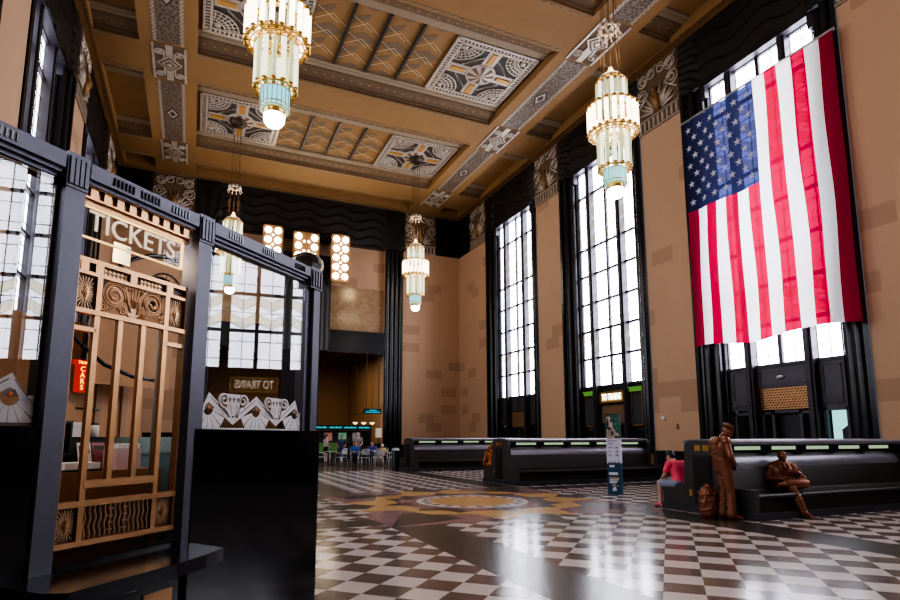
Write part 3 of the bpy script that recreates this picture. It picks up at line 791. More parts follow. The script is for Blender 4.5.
# ------------------------------------------------------------------ chandeliers
def make_chandelier(label):
    t = thing('chandelier', label, 'chandelier', group='glass tube chandeliers')
    def ring_of(n, r, z0, z1, rt, mats_cycle, name, caps=True, phase=0.0):
        protos = {}
        for i in range(n):
            a = 2*PI*(i+phase)/n; key = i % len(mats_cycle)
            if key not in protos:
                mb = MB(); mb.tube([(0, 0, z0), (0, 0, z1)], rt, 8); o = mb.build(name, mats_cycle[key], t)
                if caps:
                    for zz, d in ((z0, -1), (z1, 1)):
                        cm = MB(); cm.lathe([(0, -.05), (rt*.9, -.05), (rt*1.25, -.02), (rt*1.25, .045), (0, .045)], 8, (0, 0, zz+d*.01)); cm.build('brass_cap', BRASS, o)
                protos[key] = o
            else:
                src = protos[key]; o = src.copy(); COL.objects.link(o); o.parent = t
                for ch in src.children:
                    c = ch.copy(); COL.objects.link(c); c.parent = o
            o.location = (r*math.cos(a), r*math.sin(a), 0)
    ring_of(14, .44, 11.45, 12.35, .05, [TUBEG, TUBEW], 'upper_glass_tube')
    ring_of(20, .71, 10.72, 11.52, .062, [TUBE], 'outer_glass_tube')
    ring_of(14, .46, 9.56, 10.72, .055, [TUBEG, TUBEW], 'lower_glass_tube')
    for r, z, rr in ((.73, 10.68, .025), (.62, 10.66, .018), (.5, 10.64, .02), (.49, 9.52, .022), (.73, 11.55, .018), (.46, 12.36, .02)):
        b = MB(); b.tube([(r*math.cos(2*PI*i/32), r*math.sin(2*PI*i/32), z) for i in range(33)], rr, 6, 0, False); b.build('brass_ring', BRASS, t)
    b = MB(); b.lathe([(.0, 10.655), (.06, 10.655), (.06, 10.69), (0, 10.69)], 10)
    for i in range(12):
        a = 2*PI*i/12; b.bar((.02*math.cos(a), .02*math.sin(a), 10.67), (.75*math.cos(a), .75*math.sin(a), 10.67), .03, .03)
    b.build('ring_spokes', BRASS, t)
    b = MB(); b.lathe([(.0, 9.49), (.12, 9.49), (.12, 9.51), (0, 9.51)], 10)
    for i in range(12):
        a = 2*PI*i/12; b.bar((.02*math.cos(a), .02*math.sin(a), 9.5), (.49*math.cos(a), .49*math.sin(a), 9.5), .02, .02)
    b.build('lower_spokes', BRASS, t)
    b = MB(); b.lathe([(.32, 9.02), (.34, 9.1), (.34, 9.5)], 20, smooth=False); dr = b.build('aqua_glass_drum', AQUA, t)
    b = MB()
    for i in range(20):
        a = 2*PI*i/20; b.bar((.345*math.cos(a), .345*math.sin(a), 9.02), (.345*math.cos(a), .345*math.sin(a), 9.5), .014, .014)
    for z in (9.02, 9.12, 9.5): b.tube([(.345*math.cos(2*PI*i/20), .345*math.sin(2*PI*i/20), z) for i in range(21)], .014, 5, 0, False)
    b.build('drum_leading', BRASS, dr)
    b = MB(); b.lathe([(.27, 9.04), (.27, 8.92), (.24, 8.90)], 20); b.build('bulb_collar', BRASS, t)
    b = MB(); b.lathe([(0, 8.62), (.1, 8.63), (.18, 8.67), (.235, 8.76), (.245, 8.92)], 20); b.build('globe', BULB, t)
    b = MB(); b.lathe([(.38, 12.3), (.38, 12.5), (.35, 12.56), (.24, 12.58), (.12, 12.7), (.05, 12.9)], 20); b.lathe([(0, 12.3), (.38, 12.3)], 20); b.build('top_canopy', SILVER, t)
    b = MB()
    for i in range(8):
        a = 2*PI*i/8; r0, r1 = .32, .24
        b.tube([(r0*math.cos(a), r0*math.sin(a), 12.4), (r1*math.cos(a), r1*math.sin(a), 14.2), (.2*math.cos(a), .2*math.sin(a), 17.85)], .007, 4)
    b.build('suspension_cables', M('cable_bronze', (.12, .06, .03), .5, .5), t)
    b = MB()
    for i in range(10):
        a = 2*PI*i/10; b.ell((.27*math.cos(a), .27*math.sin(a), 14.25), .07, .07, .11, 8, 6); b.tube([(.27*math.cos(a), .27*math.sin(a), 14.2), (.36*math.cos(a), .36*math.sin(a), 14.0)], .02, 5)
    b.tube([(.27*math.cos(2*PI*i/20), .27*math.sin(2*PI*i/20), 14.2) for i in range(21)], .03, 6, 0, False)
    b.build('cable_spreader', SILVER, t)
    b = MB(); b.lathe([(.45, 17.86), (.4, 17.7), (.2, 17.62), (0, 17.6)], 16); b.build('ceiling_boss', BRONZEDK, t)
    return t
ch = make_chandelier('large tiered glass-tube chandelier nearest the viewer, at the top left of the photo')
CHX = (1.36, 11.34)
ch.location = (CHX[0], 12.93, 0)
for (x, y, l) in ((CHX[1], 12.93, 'lit tiered chandelier hanging in front of the second window from the flag'),
                  (CHX[1], 29.93, 'lit tiered chandelier hanging before the far right corner, right of the black pilaster'),
                  (CHX[0], 29.93, 'small far chandelier half hidden behind the ticket booth cornice and glass')):
    c = copy_tree(ch); c.location = (x, y, 0); c['label'] = l
for (x, y) in ((CHX[0], 12.93), (CHX[1], 12.93), (CHX[1], 29.93), (CHX[0], 29.93)):
    ld = bpy.data.lights.new('chandelier_glow', 'POINT'); ld.energy = 120; ld.color = (1, .74, .42); ld.shadow_soft_size = .5
    lo = bpy.data.objects.new('chandelier_glow', ld); COL.objects.link(lo); lo.location = (x, y, 13.2)

# ------------------------------------------------------------------ bulb panels on the far wall
def bulb_panel(x, rows, wide, label):
    t = thing('bulb_panel', label, 'light panel', (x, YB-(1.05 if not wide else .62), 0), 0, 'bulb panels on the far wall')
    w = .62 if not wide else .86; z1 = 14.85; z0 = z1-rows*.63-.1
    b = MB(); b.rbox(-w, w, 0, .14, z0, z1, .14); b.build('backboard', M('panel_tan_metal', (.30, .17, .08), .4, .3), t)
    b = MB(); b.bar((0, .1, z1-.6), (0, 1.1 if not wide else .6, z1-.6), .1, .9); b.build('wall_bracket', BRONZEDK, t)
    px = .30 if not wide else .52
    proto = None; sp = None
    for r in range(rows):
        for s in (-1, 1):
            if not proto:
                m = MB(); m.ell((0, 0, 0), .2, .08, .2, 12, 8); o = proto = m.build('round_lamp', LAMP, t)
            else: o = proto.copy(); COL.objects.link(o)
            o.location = (s*px, -.05, z1-.34-r*.63)
        if r < rows-1:
            for s in ((0,) if not wide else (-.15, .15)):
                if not sp:
                    m = MB(); m.ell((0, 0, 0), .06, .05, .06, 8, 6); o = sp = m.build('small_lamp', LAMP, t)
                else: o = sp.copy(); COL.objects.link(o)
                o.location = (s, -.04, z1-.65-r*.63)
    return t
bulb_panel(8.42, 5, False, 'tall panel of ten round bulbs on the far wall, rightmost of three')
bulb_panel(6.24, 3, True, 'wide bulb panel on the far wall, middle one, above the scalloped black crown')
bulb_panel(4.06, 4, False, 'bulb panel on the far wall, leftmost, cut off by the booth cornice')

# ------------------------------------------------------------------ flag
fy0, fy1, fz0, fz1 = 15.65, 9.80, 4.78, 13.78
flag = thing('american_flag', 'huge american flag hung vertically over the nearest right-hand window', 'flag', (17.2, 12.7, 0))
NU, NV = 13*6, 90
def fpos(u, v):
    y = fy0+(fy1-fy0)*u-12.7
    amp = .05+.10*(v)
    x = amp*math.sin(u*17+v*1.2)*.5+.05*math.sin(u*7+3*v)+.02*math.sin(u*43+v*9)
    z = fz1-(fz1-fz0)*v-.05*math.sin(u*PI)*(1-v)*0+.10*v*math.sin(u*9+1)
    y += -.12*v*(u-.5)+.02*math.sin(v*11+u*5)
    return (x, y, z)
CV = (fz1-10.05)/(fz1-fz0)
def fm_(i, j):
    v = (j+.5)/NV; s = i//6
    if s < 7 and v < CV: return 2
    return 0 if s % 2 == 0 else 1
fb = MB(); fb.grid(NU, NV, fpos, mf=fm_)
cw = 7/13
stars = []
for cidx in range(9):           # the fifty stars, canton turned on its side
    n = 6 if cidx % 2 == 0 else 5
    for r in range(n):
        v = (cidx+1)/10*CV; u = ((r+.5)/6 if n == 6 else (r+1)/6)*cw
        stars.append((u, v))
for (u, v) in stars:
    c = Vector(fpos(u, v)); R = .155; vs = []
    for k in range(10):
        a = PI/2+k*PI/5; r = R if k % 2 == 0 else R*.4
        du, dv = r*math.cos(a)/(fy0-fy1), -r*math.sin(a)/(fz1-fz0)
        p = Vector(fpos(u+du, v+dv)); p.x -= .014; vs.append(p)
    c.x -= .014
    fb.add([c]+vs, [(0, 1+k, 1+(k+1) % 10) for k in range(10)], 3)
fb.build('flag_cloth', [FLAGRED, FLAGWHITE, FLAGBLUE, FLAGWHITE], flag)
b = MB(); b.tube([(0, fy0-12.7+.08, fz1+.03), (0, fy1-12.7-.08, fz1+.03)], .04, 8)
for yy in (fy0-12.8, 0, fy1-12.6): b.tube([(0, yy, fz1+.03), (.45, yy, fz1+.25)], .015, 5)
b.build('hanging_rod', CHROME, flag)

# ------------------------------------------------------------------ lit signs and poster cases at the train doors
def trains_sign(c, label):
    t = thing('lit_sign', label, 'sign', (XR+REC-.02, c, 3.36), 0, 'lit train signs')
    b = MB(); b.box(-.08, .04, -.84, .84, -.27, .27); b.build('sign_box', BRONZEDK, t)
    b = MB(); b.box(-.1, -.08, -.76, .76, -.20, .20); b.build('sign_face', M('sign_face_amber', (.42, .27, .12), .5, em=(.8, .5, .2), ems=.08), t)
    b = MB()
    for q in ((-.84, .84, .22, .27), (-.84, .84, -.27, -.22)): b.box(-.13, -.07, q[0], q[1], q[2], q[3])
    for q in (-.84, .79): b.box(-.13, -.07, q, q+.05, -.27, .27)
    b.build('sign_frame', BRASS, t)
    m = Matrix(((0, 0, -1, -.115), (-1, 0, 0, 0), (0, 1, 0, 0), (0, 0, 0, 1)))
    text_obj('TO TRAINS', .42, .012, 'sign_lettering', SIGNWHITE, t, m, .62)
trains_sign(WC[3], 'lit TO TRAINS sign over the doors of the window behind the blue info pillar')
trains_sign(WC[1], 'lit TO TRAINS sign at the doors seen only mirrored in the booth glass')
def case(c, t0, label):
    t = thing('poster_case', label, 'display case', (XR+REC, c+t0, 0), 0, 'poster cases at the train doors')
    b = MB(); b.box(-.06, .04, -.38, .38, 1.98, 3.70); b.build('case_body', BRONZEDK, t)
    b = MB()
    for q in ((-.38, -.31, 1.98, 3.7), (.31, .38, 1.98, 3.7), (-.38, .38, 1.98, 2.06)): b.box(-.1, -.05, q[0], q[1], q[2], q[3])
    b.build('case_frame', BRONZEGRILLE, t)
    b = MB(); b.box(-.075, -.06, -.30, .30, 2.1, 3.35); b.build('dark_poster', M('dark_poster', (.05, .06, .075), .3), t)
    b = MB(); b.box(-.24, .0, -.40, .40, 3.68, 3.72); b.box(-.2, -.08, -.34, .34, 3.52, 3.68); b.build('green_lit_hood', GREENLIT, t)
case(WC[3], 1.63, 'poster case with green lit hood left of the TO TRAINS sign')
case(WC[3], -1.63, 'poster case with green lit hood right of the TO TRAINS sign')

# small fittings on the wall
p = MB(); p.ell((0, 0, 0), .07, .085, .085, 12, 8); p.box(.02, .09, -.05, .05, -.05, .05)
o = p.build('security_camera', WHITE, None, (XR-.1, 17.77, 2.26)); tag(o, 'white dome security camera on the tan wall above the seated person', 'security camera')
p = MB(); p.box(-.03, .01, -.05, .05, -.11, .11); p.tube([(-.05, 0, 0), (-.03, 0, 0)], .03, 6)
o = p.build('wall_switch', M('brass_plate', (.35, .22, .1), .4, .5), None, (XR-.02, 17.12, 1.91)); tag(o, 'small brass switch plate on the tan wall right of the dome camera', 'switch')

# ------------------------------------------------------------------ benches
def bench(name, y0, y1, x0, x1, label, outlet=True, group=None):
    """double sided waiting-room bench, long axis along x; y0 front, y1 back"""
    ym = (y0+y1)/2; hw = (y1-y0)/2
    t = thing(name, label, 'bench', (x0, ym, 0), 0, 'waiting benches')
    Lx = x1-x0
    # end panels with stepped outline
    def end_profile(): 
        pts = [(-hw, 0), (-hw, .54)]
        pts += [(-.58, .54)]
        for k in range(7): a = PI-PI/2*k/6; pts.append((-.55+.17+.17*math.cos(a), 1.26+.17*math.sin(a)))
        rp = [(-p[0]-(.09 if abs(p[0]) < .9 else 0), p[1]) for p in reversed(pts)]
        return pts+rp
    pr = end_profile()
    for xx in (0, Lx-.12):
        e = MB(); e.extr(pr, xx, xx+.12, lambda a, b2, h: (h, a, b2)); ep = e.build('end_panel', M('bench_end_stone', (.042, .037, .037), .42), t)
        if xx == 0:
            v = MB(); v.box(-.02, .0, -.20, .24, .16, 1.14); vp = v.build('vent_grille', VENT, ep)
            v = MB()
            for i in range(17): v.box(-.035, -.018, -.17, .21, .2+i*.054, .2+i*.054+.022)
            v.build('vent_louvres', BENCH, vp)
            if outlet:
                v = MB(); v.box(-.012, 0, .30, .37, .32, .45); v.build('outlet_plate', BRASS, ep)
                v = MB()
                for yy in (-.17, .03):
                    v = MB(); v.box(-.012, 0, yy, yy+.15, 1.22, 1.34); v.build('brass_vent_plate', BRASS, ep)
    k = MB(); k.box(-.03, Lx+.03, -hw-.02, hw+.02, 0, .12); k.build('bench_plinth', M('bench_plinth_grey', (.035, .034, .042), .3), t)
    for sg in (-1, 1):
        prof = [(hw-.06, .12), (hw-.10, .36), (hw-.02, .37), (hw-.0, .41), (hw-.02, .455), (hw-.08, .47), (.70, .43), (.62, .44), (.56, .50)]
        s = MB(); s.strip(prof, .12, Lx-.12, lambda d, z, x: (x, sg*d, z), 0, True); s.build('seat', BENCH, t)
        s = MB(); s.strip([(.56, .50), (.46, .88), (.445, .92)], .12, Lx-.12, lambda d, z, x: (x, sg*d, z), 0, True); s.build('backrest', BENCH, t)
        s = MB(); s.strip([(.445, .92), (.44, 1.0), (.40, 1.10), (.32, 1.18), (.26, 1.20)], .12, Lx-.12, lambda d, z, x: (x, sg*d, z), 0, True); s.build('light_shelf', BENCHTOP, t)
        n = 5; seg = (Lx-.5)/n
        for i in range(n):
            xa = .25+i*seg+.13; xb = .25+(i+1)*seg-.13
            s = MB(); s.box(xa-.04, xb+.04, sg*.36, sg*.40, 1.245, 1.315); s.build('lit_slot', SLOT, t)
        for i in range(n+1):
            xc = .25+i*seg; s = MB(); s.box(max(.12, xc-.15), min(Lx-.12, xc+.15), sg*.2, sg*.42, 1.19, 1.33); s.build('slot_divider', BENCH, t)
    c = MB()
    prof = [(-.50, 1.33), (-.53, 1.36), (-.53, 1.41), (-.48, 1.44), (0, 1.46), (.48, 1.44), (.53, 1.41), (.53, 1.36), (.50, 1.33)]
    c.extr(prof, .06, Lx-.06, lambda a, b2, h: (h, a, b2)); c.build('top_ledge', BENCHTOP, t)
    c = MB(); c.box(.1, Lx-.1, -.3, .3, .12, 1.34); c.build('bench_core', BENCH, t)
    return t
bench('waiting_bench', 7.42, 9.62, 9.36, 15.15, 'dark waiting bench nearest the viewer, with the bronze figures around it')
bench('waiting_bench', 15.6, 17.8, 9.3, 15.2, 'dark double-sided waiting bench behind the blue info pillar')
bench('waiting_bench', 23.8, 26.0, 9.1, 15.2, 'farthest dark waiting bench, beside the cafe chairs')
p = MB(); p.box(-.02, .02, -.11, .11, -.66, .22)
for i in range(5):
    for j in range(8): p.ell((-.03, -.1+i*.05, -.22+j*.063), .01, .018, .02, 6, 4)
o = p.build('wall_grille', M('tan_grille', (.42, .27, .14), .5), None, (15.36, 16.3, .66)); 
o.rotation_euler = (0, 0, PI/2)
tag(o, 'small tan perforated grille at the right end of the middle bench', 'grille')

# ------------------------------------------------------------------ information pillar
t = thing('information_pillar', 'tall four-sided blue information pillar with white schedule panel', 'sign', (10.46, 12.44, 0), math.radians(-49))
hwp = .175
b = MB(); b.box(-hwp, hwp, -hwp, hwp, 0, .80); b.build('blue_base_panel', M('banner_blue', (.008, .055, .115), .45), t)
b = MB(); b.box(-hwp, hwp, -hwp, hwp, .80, 1.47); b.build('schedule_panel', M('pale_lavender_panel', (.60, .60, .74), .5), t)
b = MB(); b.box(-hwp, hwp, -hwp, hwp, 1.47, 2.09); b.build('photo_panel', M('photo_dark_teal', (.02, .10, .08), .5, scale=14, var=.8), t)
b = MB(); b.box(-hwp-.01, hwp+.01, -hwp-.01, hwp+.01, 2.09, 2.12); b.build('pillar_cap', DKGREY, t)
b = MB(); e = -hwp-.004
for xx, zz, w, h in ((-.09, 1.95, .07, .10), (-.06, 1.80, .08, .16), (-.04, 1.63, .12, .14), (.05, 1.55, .12, .08), (-.09, 1.55, .08, .12)):
    b.extr([(xx+w*math.cos(2*PI*i/12), zz+h*math.sin(2*PI*i/12)) for i in range(12)], e, e+.003, lambda a, c2, h2: (a, h2, c2))
b.build('photo_figures', M('photo_pale', (.50, .40, .36), .5, scale=20, var=.5), t)
b = MB()
for xx, zz, w, h in ((-.12, 1.86, .03, .15), (-.03, 1.93, .02, .05), (-.08, 1.72, .05, .04), (.10, 1.50, .05, .03), (0, 1.60, .03, .06)):
    b.extr([(xx+w*math.cos(2*PI*i/12), zz+h*math.sin(2*PI*i/12)) for i in range(12)], e-.004, e-.001, lambda a, c2, h2: (a, h2, c2))
b.build('photo_dark_shapes', M('photo_dark', (.035, .028, .03), .5), t)
b = MB()
for xx, zz, w, h in ((.10, 1.98, .04, .03), (.09, 1.84, .05, .05), (.12, 1.72, .03, .05)):
    b.extr([(xx+w*math.cos(2*PI*i/7), zz+h*math.sin(2*PI*i/7)) for i in range(7)], e-.004, e-.001, lambda a, c2, h2: (a, h2, c2))
b.build('photo_leaves', M('photo_green', (.03, .22, .15), .5, scale=30, var=.6), t)
b = MB()
for i in range(14):
    xx = -hwp+.02+i*.024; b.extr([(xx, .79), (xx+.026, .79), (xx+.013, .83+.03*((i*7) % 3))], e, e+.003, lambda a, c2, h2: (a, h2, c2))
b.build('skyline_silhouette', M('banner_navy', (.012, .02, .05), .5), t)
b = MB()
for zz, w in ((1.40, .22), (1.33, .12), (1.22, .10), (1.12, .07), (1.02, .07)):
    b.box(-.12, -.12+w, e, e+.003, zz-.012, zz+.012)
for zz in (1.22, 1.12, 1.02): b.box(.06, .13, e, e+.003, zz-.022, zz+.022)
b.build('schedule_lines', M('line_grey', (.22, .22, .34), .5), t)
b = MB()
for zz, x0, x1, h in ((.735, -.11, .02, .03), (.54, -.13, .10, .035), (.39, -.12, .12, .012), (.35, -.12, .10, .012), (.31, -.12, .06, .02), (.13, -.05, .05, .04), (.17, -.02, .03, .03)):
    b.box(x0, x1, e, e+.003, zz-h, zz+h)
b.build('white_lettering', M('banner_white', (.62, .66, .72), .5), t)
b = MB()
for zz, x0, x1, h in ((.43, -.12, .13, .015), (.24, -.06, .03, .03), (.22, .04, .12, .012)): b.box(x0, x1, e, e+.003, zz-h, zz+h)
b.build('orange_lettering', M('banner_orange', (.55, .26, .14), .5), t)

# ------------------------------------------------------------------ ticket booth (front face turned 45 degrees)
BO = Vector((-.09, 3.55, 0))
booth = thing('ticket_booth', 'black and blue-grey art deco ticket booth with bronze window grille in the left foreground', 'ticket booth', BO, PI/4)
# local axes: x along the face (to the right), y into the booth, z up; the face is y = 0
def bpart(name, mat, fn, parent=None):
    mb = MB(); fn(mb); return mb.build(name, mat, parent or booth)
SL, SR = -2.6, 1.33
POSTS = [(-.762, -.664), (.045, .150), (1.18, 1.32)]
ZT = 2.80
bpart('base_panel', BASEBLACK, lambda m: m.box(.10, SR+.02, -.06, .10, 0, 1.545))
bpart('base_panel', BASEBLACK, lambda m: m.box(SL, -.735, -.04, .10, 0, 1.545))
bpart('counter_base', BASEBLACK, lambda m: m.box(-.655, .10, -.03, .10, 0, .86))
for i in range(2):
    bpart('drawer_pull', CHROME, lambda m: m.box(-.36, -.22, -.055, -.03, .74-i*.09, .765-i*.09))
bpart('wooden_hatch', WOOD, lambda m: m.box(-.16, .02, -.04, -.03, .40, .70))
def counter(m):
    pts = [(-.90, .0), (-.90, -.34), (-.855, -.428), (-.5, -.415), (-.32, -.405), (-.213, -.392), (-.1, -.375), (0, -.35), (.075, -.325), (.115, -.06), (.10, .06), (-.655, .06), (-.655, 0)]
    m.prism(pts, .85, .915)
bpart('counter_top', COUNTER, counter)
bpart('counter_shelf', COUNTER, lambda m: m.box(-.62, .045, -.02, .34, .915, .93))
for (a, b2) in POSTS:
    zb = .915 if a < 1 else 1.545
    if a < 1:
        bpart('post', FRAMEBLUE, lambda m: m.box(a, b2, -.055, .06, zb, ZT-.10))
    else:
        bpart('post', FRAMEBLUE, lambda m: (m.box(a, a+.06, -.02, .06, zb, ZT-.10), m.box(a+.055, b2, -.05, .06, zb, ZT-.10)))
    def capf(m):
        m.box(a-.005, b2+.005, -.062, .07, ZT-.155, ZT+.012)
        n = 4
        for i in range(n):
            xx = a+(b2-a)*(i+.5)/n; m.box(xx-.009, xx+.009, -.072, -.058, ZT-.14, ZT-.01)
    cp = bpart('post_capital', FRAMEBLUE, capf)
spans = [(SL, POSTS[0][0]-.012), (POSTS[0][1]+.012, POSTS[1][0]-.012), (POSTS[1][1]+.012, POSTS[2][0]-.012)]
for si, (a, b2) in enumerate(spans):
    bpart('cornice', FRAMEBLUE, lambda m: (m.box(a, b2, -.06, .06, ZT-.075, ZT), m.box(a, b2, -.04, .05, ZT-.095, ZT-.075), m.box(a, b2, -.02, .04, ZT-.115 if si != 1 else ZT-.10, ZT-.095)))
    cs = [a+.12] + ([(a+b2)/2-.06] if si else []) + [b2-.2] if si else [b2-.33]
    for c0 in cs:
        def tick(m):
            for k in range(6): m.box(c0+k*.022, c0+k*.022+.008, -.066, -.059, ZT-.06, ZT-.02)
        bpart('cornice_flutes', BASEBLACK, tick)
# side panes
def frame_rect(m, x0, x1, z0, z1, w, y0, y1):
    m.box(x0, x0+w, y0, y1, z0, z1); m.box(x1-w, x1, y0, y1, z0, z1); m.box(x0, x1, y0, y1, z1-w, z1); m.box(x0, x1, y0, y1, z0, z0+w)
GX0, GX1 = .160, 1.18
TILT = math.radians(-2.0)
for a, b2 in ((GX0, GX1), (SL, -.745)):
    c = (a+b2)/2; MM = Matrix.Translation((c, .02, 0)) @ Matrix.Rotation(TILT, 4, 'Z')
    m = MB(MM); m.box(a-c, b2-c, -.004, .004, 1.545, ZT-.10); m.build('glass_pane', GLASS, booth)
bpart('pane_frame', BRONZEDK, lambda m: frame_rect(m, -1.9, -.745, 1.53, ZT-.10, .03, -.01, .05))
# etched deco frieze on the glass
def etched(x0, n, step, z0, name):
    for i in range(n):
        c = x0+step*i; top = z0+.225
        lo = max(GX0+.005, c-step/2) if x0 > 0 else c-step/2; hi = min(GX1-.005, c+step/2) if x0 > 0 else min(-.765, c+step/2)
        def clip(poly):
            out = []
            for (x, z) in poly: out.append((min(max(x, lo), hi), z))
            return out
        def face(m, poly, y=-.002, mi=0): 
            m.add([(x, y, z) for x, z in clip(poly)], [tuple(range(len(poly)))], mi)
        m = MB()
        zb = z0+.05
        face(m, [(c-step/2, z0+.075), (c-step/2, z0+.03), (c, z0+.165), (c, top)]); face(m, [(c, top), (c, z0+.165), (c+step/2, z0+.03), (c+step/2, z0+.075)])
        face(m, [(c-step/2, z0+.0), (c+step/2, z0+.0), (c+step/2, z0+.012), (c-step/2, z0+.012)])
        for k in range(7):      # fan petals
            a0 = math.radians(198+k*24); a1 = a0+math.radians(22)
            r0, r1 = .04, .15
            face(m, [(c+r0*math.cos(q), z0+.125+r*math.sin(q)) if r == r0 else (c+r1*math.cos(q), z0+.125+r1*math.sin(q)) for r, q in ((r0, a0), (r1, a0), (r1, a1), (r0, a1))])
        m.build('etched_chevron', ETCH, booth)
        m = MB()
        for s in (-1, 1):
            face(m, [(c+s*.012, top-.03), (c+s*(step/2-.03), z0+.075+.0), (c+s*(step/2-.025), z0+.08), (c+s*.012, top-.024)], -.004)
        face(m, [(c-.035, z0+.125), (c+.035, z0+.125), (c+.018, z0+.155), (c-.018, z0+.155)], -.004)
        m.build('etched_line', ETCHLINE, booth)
        m = MB(); m.ell((c, -.004, z0+.132), .013, .004, .013, 10, 6); m.build('amber_gem', AMBER, booth)
        # lyre with two volutes between the peaks
        cl = c+step/2
        if (x0 > 0 and cl < GX1-.05) or (x0 < 0 and cl < -.8):
            m = MB()
            for s in (-1, 1):
                pts = []
                for k in range(22):
                    a = k/21*3.2*PI; r = .048*(1-k/26); pts.append((cl+s*(.085+r*math.cos(a-PI/2)), -.003, z0+.185+r*math.sin(a-PI/2)))
                m.tube(pts, .008, 4)
                m.tube([(cl+s*.085, -.003, z0+.137), (cl+s*.05, -.003, z0+.11), (cl+s*.03, -.003, z0+.08)], .012, 4)
            m.build('etched_volute', ETCH, booth)
            m = MB(); m.add([(cl-.07, -.002, z0+.225), (cl-.05, -.002, z0+.085), (cl+.05, -.002, z0+.085), (cl+.07, -.002, z0+.225)], [(0, 1, 2, 3)])
            m.build('etched_lyre', ETCH, booth)
            m = MB()
            for s in (-.036, 0, .036): m.add([(cl+s-.013, -.0045, z0+.2), (cl+s, -.0045, z0+.165), (cl+s+.013, -.0045, z0+.2)], [(0, 1, 2)])
            for s in (-.05, -.025, .025, .05): m.add([(cl+s-.002, -.0045, z0+.16), (cl+s*.8-.002, -.0045, z0+.09), (cl+s*.8+.002, -.0045, z0+.09), (cl+s+.002, -.0045, z0+.16)], [(0, 1, 2, 3)])
            m.build('etched_line', ETCHLINE, booth)
etched(.245, 3, .43, 1.545, 'right')
etched(-1.735, 3, .43, 1.545, 'left')
# tan dentil strip and lettered sign panel above the wicket
WX0, WX1 = -.645, .022
def dent(m):
    m.box(WX0, WX1, -.02, .03, 2.645, 2.655); m.box(WX0, WX1, -.03, .03, 2.70, 2.715); m.box(WX0, WX1, .0, .03, 2.62, 2.70)
bpart('dentil_strip', BRONZEGRILLE, dent)
for k in range(9):
    xx = WX0+.03+k*.072; bpart('dentil_block', BRONZEGRILLE, lambda m: m.box(xx, xx+.04, -.02, .0, 2.655, 2.70))
sg = bpart('sign_glass', SIGNGLASS, lambda m: m.box(WX0+.005, WX1-.03, .015, .021, 2.465, 2.62))
EDGE = M('lit_glass_edge', (.8, .55, .25), .3, em=(1, .66, .28), ems=.9)
bpart('lit_edge', EDGE, lambda m: m.box(WX0+.0, WX1-.03, .006, .026, 2.461, 2.466), sg)
bpart('lit_edge', EDGE, lambda m: m.box(WX0+.0, WX1-.03, .006, .026, 2.616, 2.620), sg)
bpart('lit_edge', EDGE, lambda m: m.box(WX1-.034, WX1-.029, .006, .026, 2.460, 2.62), sg)
LETTER = M('sign_letter_cream', (.78, .66, .50), .4, em=(1, .82, .58), ems=.30)
mm = Matrix(((1, 0, 0, -.33), (0, 0, -1, .008), (0, 1, 0, 2.548), (0, 0, 0, 1)))
text_obj('TICKETS', .142, .004, 'sign_lettering', LETTER, sg, mm, .97)
# bronze wicket grille
gl = MB(); gx = [-.638, -.522, -.392, -.255, -.113, .014]
grille = bpart('wicket_grille', BRONZEGRILLE, lambda m: (m.box(WX0, WX1, -.015, .02, 2.335, 2.357), m.box(WX0, WX1, -.015, .02, 2.275, 2.292), m.box(WX0, WX1, -.02, .02, 2.085, 2.108),
      m.box(WX0, WX0+.012, -.015, .02, 1.0, 2.357), m.box(WX1-.012, WX1, -.015, .02, 1.0, 2.357)))
G = M('gilt_bronze_relief', (.42, .26, .15), .4, .6, var=.25, scale=25)
for i, x in enumerate(gx[1:-1]):
    z0 = 1.0 if i in (0, 3) else 1.275
    bpart('grille_bar', BRONZEGRILLE, lambda m: m.box(x-.014, x+.014, -.014, .010, z0, 2.34 if i in (0, 3) else 2.09), grille)
bpart('grille_rail', BRONZEGRILLE, lambda m: m.box(gx[1], gx[4], -.016, .018, 1.262, 1.298), grille)
for a, b2 in ((gx[0], gx[1]), (gx[4], gx[5])): bpart('grille_rail', BRONZEGRILLE, lambda m: m.box(a, b2, -.014, .018, 2.0, 2.022), grille)
bpart('grille_rail', BRONZEGRILLE, lambda m: m.box(WX0, WX1, -.02, .02, 1.178, 1.205), grille)
bpart('grille_rail', BRONZEGRILLE, lambda m: m.box(WX0, WX1, -.02, .02, 1.0, 1.026), grille)
def sunburst(x0, x1, z0, z1, name):
    cx, cz = (x0+x1)/2, (z0+z1)/2; hx, hz = (x1-x0)/2-.006, (z1-z0)/2-.006
    bpart(name, BRONZEDK, lambda m: m.box(x0, x1, .012, .016, z0, z1), grille)
    def rays(m):
        for k in range(28):
            a = 2*PI*k/28+.05; t = min(hx/max(1e-6, abs(math.cos(a))), hz/max(1e-6, abs(math.sin(a))))
            m.bar((cx+.3*hx*math.cos(a), .004, cz+.3*hz*math.sin(a)), (cx+t*math.cos(a), .004, cz+t*math.sin(a)), .0045, .006, (0, 1, 0))
    bpart('sunburst_rays', G, rays, grille)
    def dia(m):
        for r, y in ((1, -.002), (.72, -.008), (.4, -.013)):
            m.extr([(cx-.5*hx*r, cz), (cx, cz-.55*hz*r), (cx+.5*hx*r, cz), (cx, cz+.55*hz*r)], y, .008, lambda a, b3, h: (a, h, b3))
    bpart('grille_lozenge', BRONZEGRILLE, dia, grille)
for a, b2 in ((gx[0]+.01, gx[1]-.016), (gx[4]+.016, gx[5]-.004)):
    sunburst(a, b2, 2.11, 2.272, 'sunburst_ground'); sunburst(a, b2, 1.028, 1.176, 'sunburst_ground')
